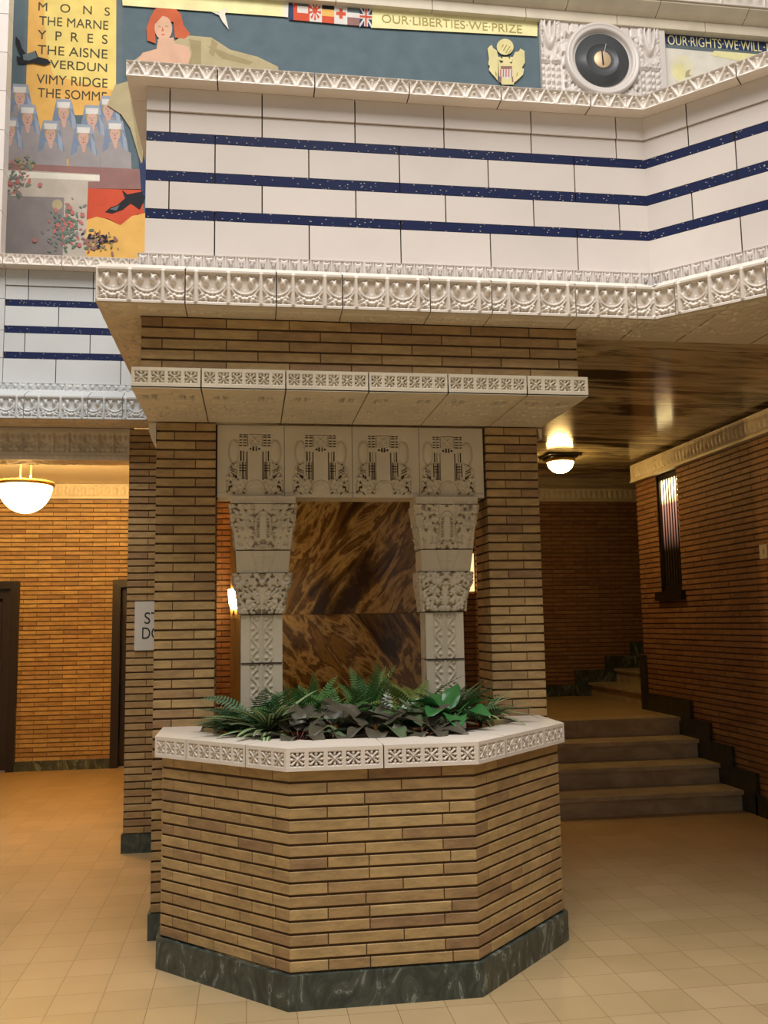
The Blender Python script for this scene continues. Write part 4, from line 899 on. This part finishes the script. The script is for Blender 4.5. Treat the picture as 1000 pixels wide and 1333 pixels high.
m = MB(); m.lathe([(.0, -.012), (.10, -.012), (.16, -.012), (.163, -.016), (.168, -.016), (.17, -.012), (.272, -.012), (.272, 0), (0, 0)], (CX, YM - .072, CZ), 64, axis='y'); m.build('dial', DK, dl)
m = MB(); m.lathe([(0, -.004), (.08, -.004), (.088, 0), (.088, .004), (0, .004)], (CX, YM - .09, CZ), 40, axis='y'); m.build('centre_disc', mat('pale_gold', (.72, .52, .32), .4, metal=.3), dl)
def hand(name, ang, L, w, mt, tail=.03):
    a = math.radians(ang); d = (math.sin(a), math.cos(a)); p = (d[1], -d[0]); y = YM - .097; q = []
    for s, t_ in ((-1, -tail), (1, -tail), (.6, L), (-.6, L)): q.append((CX + d[0] * t_ + p[0] * w * s, CZ + d[1] * t_ + p[1] * w * s))
    m = MB(); m.add([(a_, y, b_) for a_, b_ in q] + [(a_, y + .003, b_) for a_, b_ in q], [(0, 1, 2, 3), (7, 6, 5, 4), (0, 4, 5, 1), (1, 5, 6, 2), (2, 6, 7, 3), (3, 7, 4, 0)]); m.build(name, mt, dl)
hand('hour_hand', -3, .09, .008, BLACK, .06); hand('minute_hand', 14, .17, .004, mat('pale_metal', (.6, .55, .5), .4, metal=.5))
# cornice over the upper wall
co = thing('upper_cornice', 'beige moulded cornice running along the very top above the murals', 'cornice', (3, 7.8, 7.44))
XC0, XC1 = -2.9, 7.4
def strip_blocks(name, y0, y1, z0, z1, mt, L, off=0, fun=None):
    m = MB(); x = XC0 + off
    while x < XC1:
        b = min(x + L, XC1)
        if fun: face_block(m, (x + .003, y0), (b - .003, y0), z0, z1, y1 - y0, fun, .02)
        else: m.box(x + .003, b - .003, y0, y1, z0, z1)
        x = b
    m.build(name, mt, co)
strip_blocks('lower_fascia', 7.92, 8.03, 7.375, 7.475, TC, .92)
m = MB(); q = [(7.92, 7.477), (7.86, 7.495), (7.80, 7.53), (7.775, 7.545), (7.775, 7.562), (8.03, 7.562), (8.03, 7.477)]
n_ = int((XC1 - XC0) / .92)
for k_ in range(n_ + 1):
    xa = XC0 + .4 + k_ * .92; xb = xa + .913
    m.add([(xa, y, z) for y, z in q] + [(xb, y, z) for y, z in q], [tuple(range(7)), tuple(range(13, 6, -1))] + [(i, (i + 1) % 7, (i + 1) % 7 + 7, i + 7) for i in range(7)])
m.build('cove', TC, co)
strip_blocks('carved_fascia', 7.755, 8.0, 7.565, 7.76, TCF, .46, .1, fun=lambda U, V, w, h: np.where(np.abs(V / h - .5) < .4, -.012 + .02 * ridge(np.hypot((np.mod(U, .11) - .055) / .045, (V - h / 2) / (h * .35)), 1), 0))
m = MB(); m.box(XC0, XC1, 7.79, 8.03, 7.572, 7.75); m.build('joint_core', GROUT, co)

# ================================================================== LAMPS
lp = thing('pendant_lamp', 'glowing alabaster bowl lamp with bronze rim hanging in the left hall', 'lamp', (-2.0, 8.5, 2.62))
c_ = (-2.0, 8.5, 2.885); m = MB()
m.lathe([(0.0, -.262)] + [(.232 * math.sin(a), -.262 * math.cos(a)) for a in [i * PI / 2 / 12 for i in range(1, 13)]] + [(.222, 0.)] + [(.222 * math.sin(a), -.25 * math.cos(a)) for a in [PI / 2 - i * PI / 2 / 12 for i in range(1, 12)]], c_, 40); m.build('bowl', BOWL, lp)
m = MB(); m.lathe([(.226, -.018), (.246, -.018), (.250, 0), (.246, .02), (.226, .02), (.224, 0), (.226, -.018)], c_, 48); m.build('rim', BRASS, lp)
for dx in (-.045, .045):
    m = MB(); m.tube([(c_[0] + dx, c_[1], 2.66), (c_[0] + dx, c_[1], 3.26)], .007); m.build('rod', BRASS, lp)
m = MB(); m.lathe([(0, .40), (.09, .40), (.08, .37), (.03, .355), (0, .355)], c_, 24); m.build('ceiling_rose', BRASS, lp)
cl = thing('ceiling_lamp', 'lit opal globe on a square bronze plate under the streaked marble ceiling', 'lamp', (3.115, 8.86, 3.27))
m = MB(); q = [(3.115 + .17 * math.cos(math.radians(a)) * 1.41, 8.86 + .17 * math.sin(math.radians(a)) * 1.41) for a in (45, 135, 225, 315)]; m.prism(q, 3.245, 3.268); m.prism([(3.115 + (p[0] - 3.115) * .82, 8.86 + (p[1] - 8.86) * .82) for p in q], 3.225, 3.245); m.build('mounting_plate', BLACK, cl)
m = MB(); m.lathe([(.125, .0), (.145, -.0), (.148, -.02), (.140, -.035), (.125, -.035), (.125, 0)], (3.115, 8.86, 3.226), 40); m.build('rim', BRASS, cl)
m = MB(); m.lathe([(.135 * math.cos(a), -.02 - .125 * math.sin(a)) for a in [i * PI / 2 / 10 for i in range(11)]], (3.115, 8.86, 3.226), 40); m.build('globe', GLOBE, cl)
sw = thing('wall_switch', 'small ivory switch plate on the brick wall at the right edge', 'switch', (XW - .01, 6.90, 2.12))
m = MB(); m.box(XW - .012, XW + .002, 6.82, 6.93, 2.065, 2.18); m.build('plate', SWITCH, sw)
m = MB(); m.box(XW - .020, XW - .012, 6.865, 6.885, 2.105, 2.14); m.build('toggle', SWITCH, sw)

# ================================================================== PLANTS
G_ = dict(dk=mat('leaf_dark_green', (.065, .135, .045), .42), md=mat('leaf_green', (.085, .22, .06), .42), br=mat('leaf_bright_green', (.035, .15, .04), .33), ye=mat('leaf_yellow_green', (.17, .23, .055), .4),
          cr=mat('leaf_cream_stripe', (.46, .50, .27), .4), pu=mat('leaf_bronze_purple', (.078, .07, .048), .42), pg=mat('leaf_bronze_green', (.10, .14, .07), .33), rd=mat('stem_dark_red', (.16, .03, .03), .4), si=mat('leaf_silver', (.38, .46, .38), .45), tn=mat('dry_leaf', (.42, .30, .17), .6), st=mat('stem_green', (.07, .12, .04), .5), bl=mat('leaf_blue_green', (.09, .19, .10), .42))
def arch(L, az, el, droop, n=9):        # spine points of an arching leaf from the origin
    pts = []; p = Vector((0, 0, 0)); e = el; d = Vector((math.cos(az), math.sin(az), 0))
    for i in range(n):
        pts.append(p.copy()); p = p + (d * math.cos(e) + Vector((0, 0, 1)) * math.sin(e)) * (L / (n - 1)); e -= droop / (n - 1)
    return pts
def strap(L, w, az, el, droop, mats_i=(0, 1, 0, 1, 0), fold=.25, n=11):
    m = MB(); pts = arch(L, az, el, droop, n); side = Vector((-math.sin(az), math.cos(az), 0)); k = len(mats_i); vs = []
    for i, p in enumerate(pts):
        t = i / (n - 1); ww = w * (math.sin(PI * min(1, (t * .86 + .12))) ** .7) * (1 if t < 1 else .05); up = (pts[min(i + 1, n - 1)] - pts[max(0, i - 1)]).normalized().cross(side) * -1
        for j in range(k + 1): s = j / k * 2 - 1; vs.append(p + side * ww * s - up * (-abs(s)) * ww * fold * (1 if up.z < 0 else -1) * -1)
    m.add(vs, [], 0)
    for i in range(n - 1):
        for j in range(k): a = i * (k + 1) + j; m.f.append((a, a + 1, a + k + 2, a + k + 1)); m.m.append(mats_i[j]); m.sm.append(True)
    return m
def frond(L, az, el, droop, pl_, mt=0, n=20, tw=0.):
    pl_ = pl_ * 1.25
    m = MB(); pts = arch(L, az, el, droop, n); m.tube(pts, .0022, 5, 1, r2=.0008); side = Vector((-math.sin(az), math.cos(az), math.sin(tw))).normalized()
    for i in range(2, n):
        t = i / (n - 1); ll = pl_ * (math.sin(PI * (t * .8 + .18)) ** .8); d = (pts[i] - pts[i - 1]).normalized(); step = L / (n - 1) * .55
        for s in (-1, 1):
            b = pts[i]; tip = b + side * s * ll + d * ll * .35 - Vector((0, 0, ll * .15)); up = d.cross(side)
            mid = (b + tip) / 2 + up * ll * .06; m.add([b - d * step * .5, b + d * step * .5, mid + d * step * .7, tip, mid - d * step * .6], [(0, 1, 2, 4), (4, 2, 3)], mt, True)
    return m
def broad(L, w, az, el, droop, n=10, wave=.0, stem=.08, tip=1., roll=0.):
    m = MB(); sp = arch(stem, az, min(1.45, el + .35), .2, 4); m.tube(sp, .003, 5, 1); base_ = sp[-1]
    pts = [base_ + p for p in arch(L, az, el, droop, n)]; side = Vector((-math.sin(az) * math.cos(roll), math.cos(az) * math.cos(roll), math.sin(roll))); K = 8; vs = []
    for i, p in enumerate(pts):
        t = i / (n - 1); ww = w * (math.sin(PI * min(1, t ** .75)) ** .85 if 0 < t < 1 else .02) * (1 - .15 * t); d = (pts[min(i + 1, n - 1)] - pts[max(0, i - 1)]).normalized(); up = side.cross(d) * -1
        if up.z < 0: up = -up
        for j in range(K + 1):
            s = j / K * 2 - 1; q = p + side * ww * s + up * (abs(s) * ww * .22 - (s * s) * ww * .1 + wave * ww * math.sin(t * 9 + s * 3) * abs(s) + .0035 * math.sin(t * 26 - abs(s) * 5) * abs(s)); vs.append(q)
    m.add(vs, [], 0)
    for i in range(n - 1):
        for j in range(K): a = len(m.v) - len(vs) + i * (K + 1) + j; m.f.append((a, a + 1, a + K + 2, a + K + 1)); m.m.append(2 if j in (3, 4) and False else 0); m.sm.append(True)
    return m
ZSOIL = 1.015
def plant(name, label, cat, x, y, leaves, part='leaf', z=ZSOIL, group=None):
    e = bpy.data.objects.new(name, None); C.objects.link(e); e.empty_display_size = .1; e.location = (x, y, z); tag(e, label, cat, group)
    for mb_, ms in leaves:
        o = mb_.build(part, ms); o.parent = e
    m = MB(); m.tube([(0, 0, -.02), (0, 0, .02)], .010, 8); o = m.build('crown', G_['st']); o.parent = e
    return e
rg = random.Random(21)
def R_(a, b): return a + (b - a) * rg.random()
def D(a): return math.radians(a)
# azimuth: 0 = right, 180 = left, 270 = toward the viewer, 90 = away
def striped(x, y, label, azs, L=(.26, .36), z=ZSOIL, w=.019, els=(20, 62), dr=(.5, 1.1), ms=('dk', 'cr')):
    lv = [(strap(R_(*L), w * R_(.8, 1.15), D(a + R_(-6, 6)), D(R_(*els)), R_(*dr)), [G_[ms[0]], G_[ms[1]]]) for a in azs]
    return plant('striped_plant', label, 'plant', x, y, lv, z=z + .03)
striped(.09, 4.60, 'dark green plant with cream striped strap leaves spilling over the left of the planter', [178, 186, 196, 205, 165, 150, 215, 228, 245, 262, 280, 298, 315, 335, 350, 8, 20, 30, 40, 12, 130, 100, 60, 355, 190, 340, 25, 175, 200, 222, 240, 255, 270, 290, 305, 320], (.22, .38), z=1.05, w=.026, els=(6, 48), dr=(.45, .9))
striped(1.20, 4.82, 'striped strap leaved plant at the right end of the planter beside the pier', [200, 225, 245, 262, 280, 300, 320, 340, 0, 20, 40, 70, 120, 160, 10, 350, 330, 310, 290, 270, 30, 355, 345, 15], (.22, .34), z=1.04, w=.015, els=(15, 60), dr=(.7, 1.3))
striped(.76, 4.44, 'low striped plant half hidden among the bronze leaves at the front', [200, 230, 260, 290, 320, 350, 20, 60], (.12, .18), z=1.0, w=.012, els=(10, 55), dr=(.4, .9))
def fern(x, y, label, azs, L, mt, pl_=.035, els=(25, 70), dr=(.5, 1.3), z=ZSOIL, n=20):
    lv = [(frond(R_(*L) * 1.12, D(a + R_(-8, 8) + k * 17), D(R_(*els)), R_(*dr), pl_ * R_(.8, 1.2), 0, n, R_(-.6, .6)), [G_[mt], G_['st']]) for k in (0, 1) for a in azs]
    return plant('fern', label, 'fern', x, y, lv, 'frond', z + .02)
fern(.02, 4.82, 'feathery blue green fern in front of the left column base', [185, 200, 170, 215, 235, 150, 255, 280, 300, 330, 0, 30, 60, 120], (.20, .34), 'bl', .034, z=1.06, els=(15, 60))
fern(.30, 4.86, 'mid green fern between the left column and the planter middle', [90, 120, 150, 180, 200, 230, 270, 310, 340, 10, 40, 70], (.16, .27), 'md', .034, z=1.06, els=(40, 85), dr=(.2, 1.0))
fern(.62, 4.98, 'upright bright green fern rising at the centre of the planter', [80, 40, 10, 100, 130, 160, 30, 60, 350, 200, 290], (.17, .28), 'md', .042, z=1.08, els=(50, 80), dr=(.1, .9))
fern(.86, 4.85, 'yellowish green fern spreading right of the planter centre', [0, 20, 40, 60, 90, 120, 150, 180, 200, 230, 260, 290, 320, 340, 10, 70, 110], (.20, .31), 'ye', .036, z=1.08, els=(20, 68))
fern(1.05, 4.82, 'dark green fern in front of the right column base', [0, 20, 340, 60, 90, 130, 180, 220, 250, 280, 310, 330, 350, 10], (.20, .32), 'dk', .034, z=1.07, els=(25, 70))
fern(.45, 4.78, 'soft green fern behind the bronze leaves left of centre', [0, 50, 90, 130, 180, 220, 260, 300, 330, 350, 70], (.16, .26), 'md', .030, z=1.07, els=(25, 70))
fern(.78, 4.62, 'pale fresh green fern tucked behind the front bronze leaves', [0, 50, 90, 130, 180, 220, 260, 300, 330, 30, 150], (.12, .20), 'md', .026, z=1.06, els=(25, 70))
def bronze(x, y, label, specs, ms=('pu', 'rd'), z=ZSOIL, name='bronze_leaf_plant', cat='plant'):
    lv = [(broad(L * 1.22, w * 1.2, D(a), D(el), dr, wave=.22, stem=.07, roll=R_(-.35, .35)), [G_[c], G_[ms[1]]]) for (a, el, dr, L, w, c) in specs]
    return plant(name, label, cat, x, y, lv, z=z)
bronze(.40, 4.58, 'bronze purple broad leaved plant left of the planter centre', [(200, 30, 1.0, .20, .045, 'pu'), (240, 25, 1.1, .18, .045, 'pu'), (275, 15, 1.0, .20, .045, 'pu'), (310, 30, 1.2, .19, .05, 'pu'), (350, 35, 1.0, .22, .05, 'pu'), (30, 45, .9, .2, .05, 'pu'), (90, 50, .8, .2, .05, 'pu'), (150, 40, .9, .22, .055, 'pu'), (175, 30, .8, .22, .05, 'pu')], z=1.04)
bronze(.60, 4.50, 'bronze plant with a pale olive leaf reaching over the front coping', [(200, 12, .5, .23, .040, 'pg'), (230, 25, 1.2, .17, .05, 'pu'), (262, 20, 1.3, .17, .055, 'pu'), (295, 25, 1.3, .18, .055, 'pg'), (330, 35, 1.1, .19, .05, 'pu'), (10, 40, .9, .19, .05, 'pu'), (60, 40, .9, .18, .05, 'pu'), (110, 35, 1.0, .18, .05, 'pg'), (160, 45, .8, .2, .05, 'pu')], z=1.04)
bronze(.83, 4.46, 'dark bronze leaved plant right of centre at the front coping', [(180, 30, 1.2, .17, .05, 'pg'), (215, 25, 1.3, .16, .05, 'pu'), (250, 20, 1.3, .15, .05, 'pu'), (285, 25, 1.3, .15, .05, 'pu'), (320, 25, 1.0, .16, .045, 'pu'), (350, 30, .9, .18, .045, 'pu'), (40, 50, .8, .17, .04, 'pu'), (120, 55, .7, .18, .04, 'pg')], z=1.03)
bronze(.98, 4.62, 'glossy bright green broad leaved plant at the front right of the planter', [(200, 40, .8, .17, .050, 'br'), (235, 30, 1.1, .16, .055, 'br'), (270, 18, 1.1, .19, .055, 'br'), (310, 25, .9, .19, .055, 'br'), (345, 35, .7, .18, .05, 'br'), (60, 55, .7, .17, .045, 'br'), (120, 50, .8, .17, .045, 'br')], ms=('br', 'st'), z=1.09, name='broad_leaf_plant')
fern(.20, 4.72, 'mid green fern rising behind the cream striped plant', [0, 30, 60, 90, 120, 150, 180, 210, 240, 330, 350], (.20, .30), 'md', .030, z=1.05, els=(30, 70))
fern(-.08, 4.74, 'dark fern at the far left end of the planter soil', [150, 180, 200, 220, 90, 120, 30, 330, 300, 260], (.12, .20), 'dk', .026, z=1.03, els=(20, 65))
bronze(.22, 4.46, 'small bronze leaved plant beside the striped plant at the coping', [(200, 20, .9, .14, .035, 'pu'), (250, 20, 1.1, .13, .04, 'pu'), (300, 20, 1.1, .15, .04, 'pu'), (340, 25, 1.0, .16, .04, 'pg'), (30, 45, .8, .16, .04, 'pu'), (90, 55, .7, .16, .04, 'pu'), (150, 45, .8, .15, .035, 'pu')], z=1.03)
lv = []
for az, el, L in ((200, 50, .2), (250, 60, .2), (310, 55, .22), (20, 45, .24), (350, 30, .22), (80, 70, .2)): lv.append((frond(L, D(az), D(el), .6, .03, 0, 9, .4), [G_['si'], G_['st']]))
plant('silver_sprig', 'pale silvery sprig standing out among the ferns at the planter centre', 'plant', .69, 4.72, lv, 'sprig', 1.09)
m = MB(); 
lv = [(broad(.11, .035, D(200), D(20), .5, stem=.03), [G_['tn'], G_['tn']]), (broad(.09, .028, D(300), D(10), .6, stem=.03), [G_['tn'], G_['tn']])]
plant('dry_leaf', 'curled tan dry leaf lying near the right brick pier in the planter', 'leaf', 1.27, 4.93, lv, z=1.10)

# ================================================================== LIGHT
def area(name, loc, size, energy, col, rot=(0, 0, 0)):
    l = bpy.data.lights.new(name, 'AREA'); l.shape = 'RECTANGLE'; l.size, l.size_y = size; l.energy = energy; l.color = col
    o = bpy.data.objects.new(name, l); C.objects.link(o); o.location = loc; o.rotation_euler = rot; return o
area('skylight', (.3, .2, 11), (8, 8), 1500, (1, .97, .94))
def point(name, loc, e, col, r=.1):
    l = bpy.data.lights.new(name, 'POINT'); l.energy = e; l.color = col; l.shadow_soft_size = r; o = bpy.data.objects.new(name, l); C.objects.link(o); o.location = loc
point('pendant_bulb', (-2.0, 8.5, 2.95), 270, (1, .64, .25), .08)
w = bpy.data.worlds.new('world'); bpy.context.scene.world = w; w.use_nodes = True
w.node_tree.nodes['Background'].inputs[0].default_value = (1, .93, .84, 1); w.node_tree.nodes['Background'].inputs[1].default_value = .235
s = bpy.context.scene; s.view_settings.view_transform = 'Standard'; s.view_settings.look = 'None'; s.view_settings.exposure = 0; s.view_settings.gamma = 1
s.cycles.max_bounces = 8; s.cycles.use_denoising = True
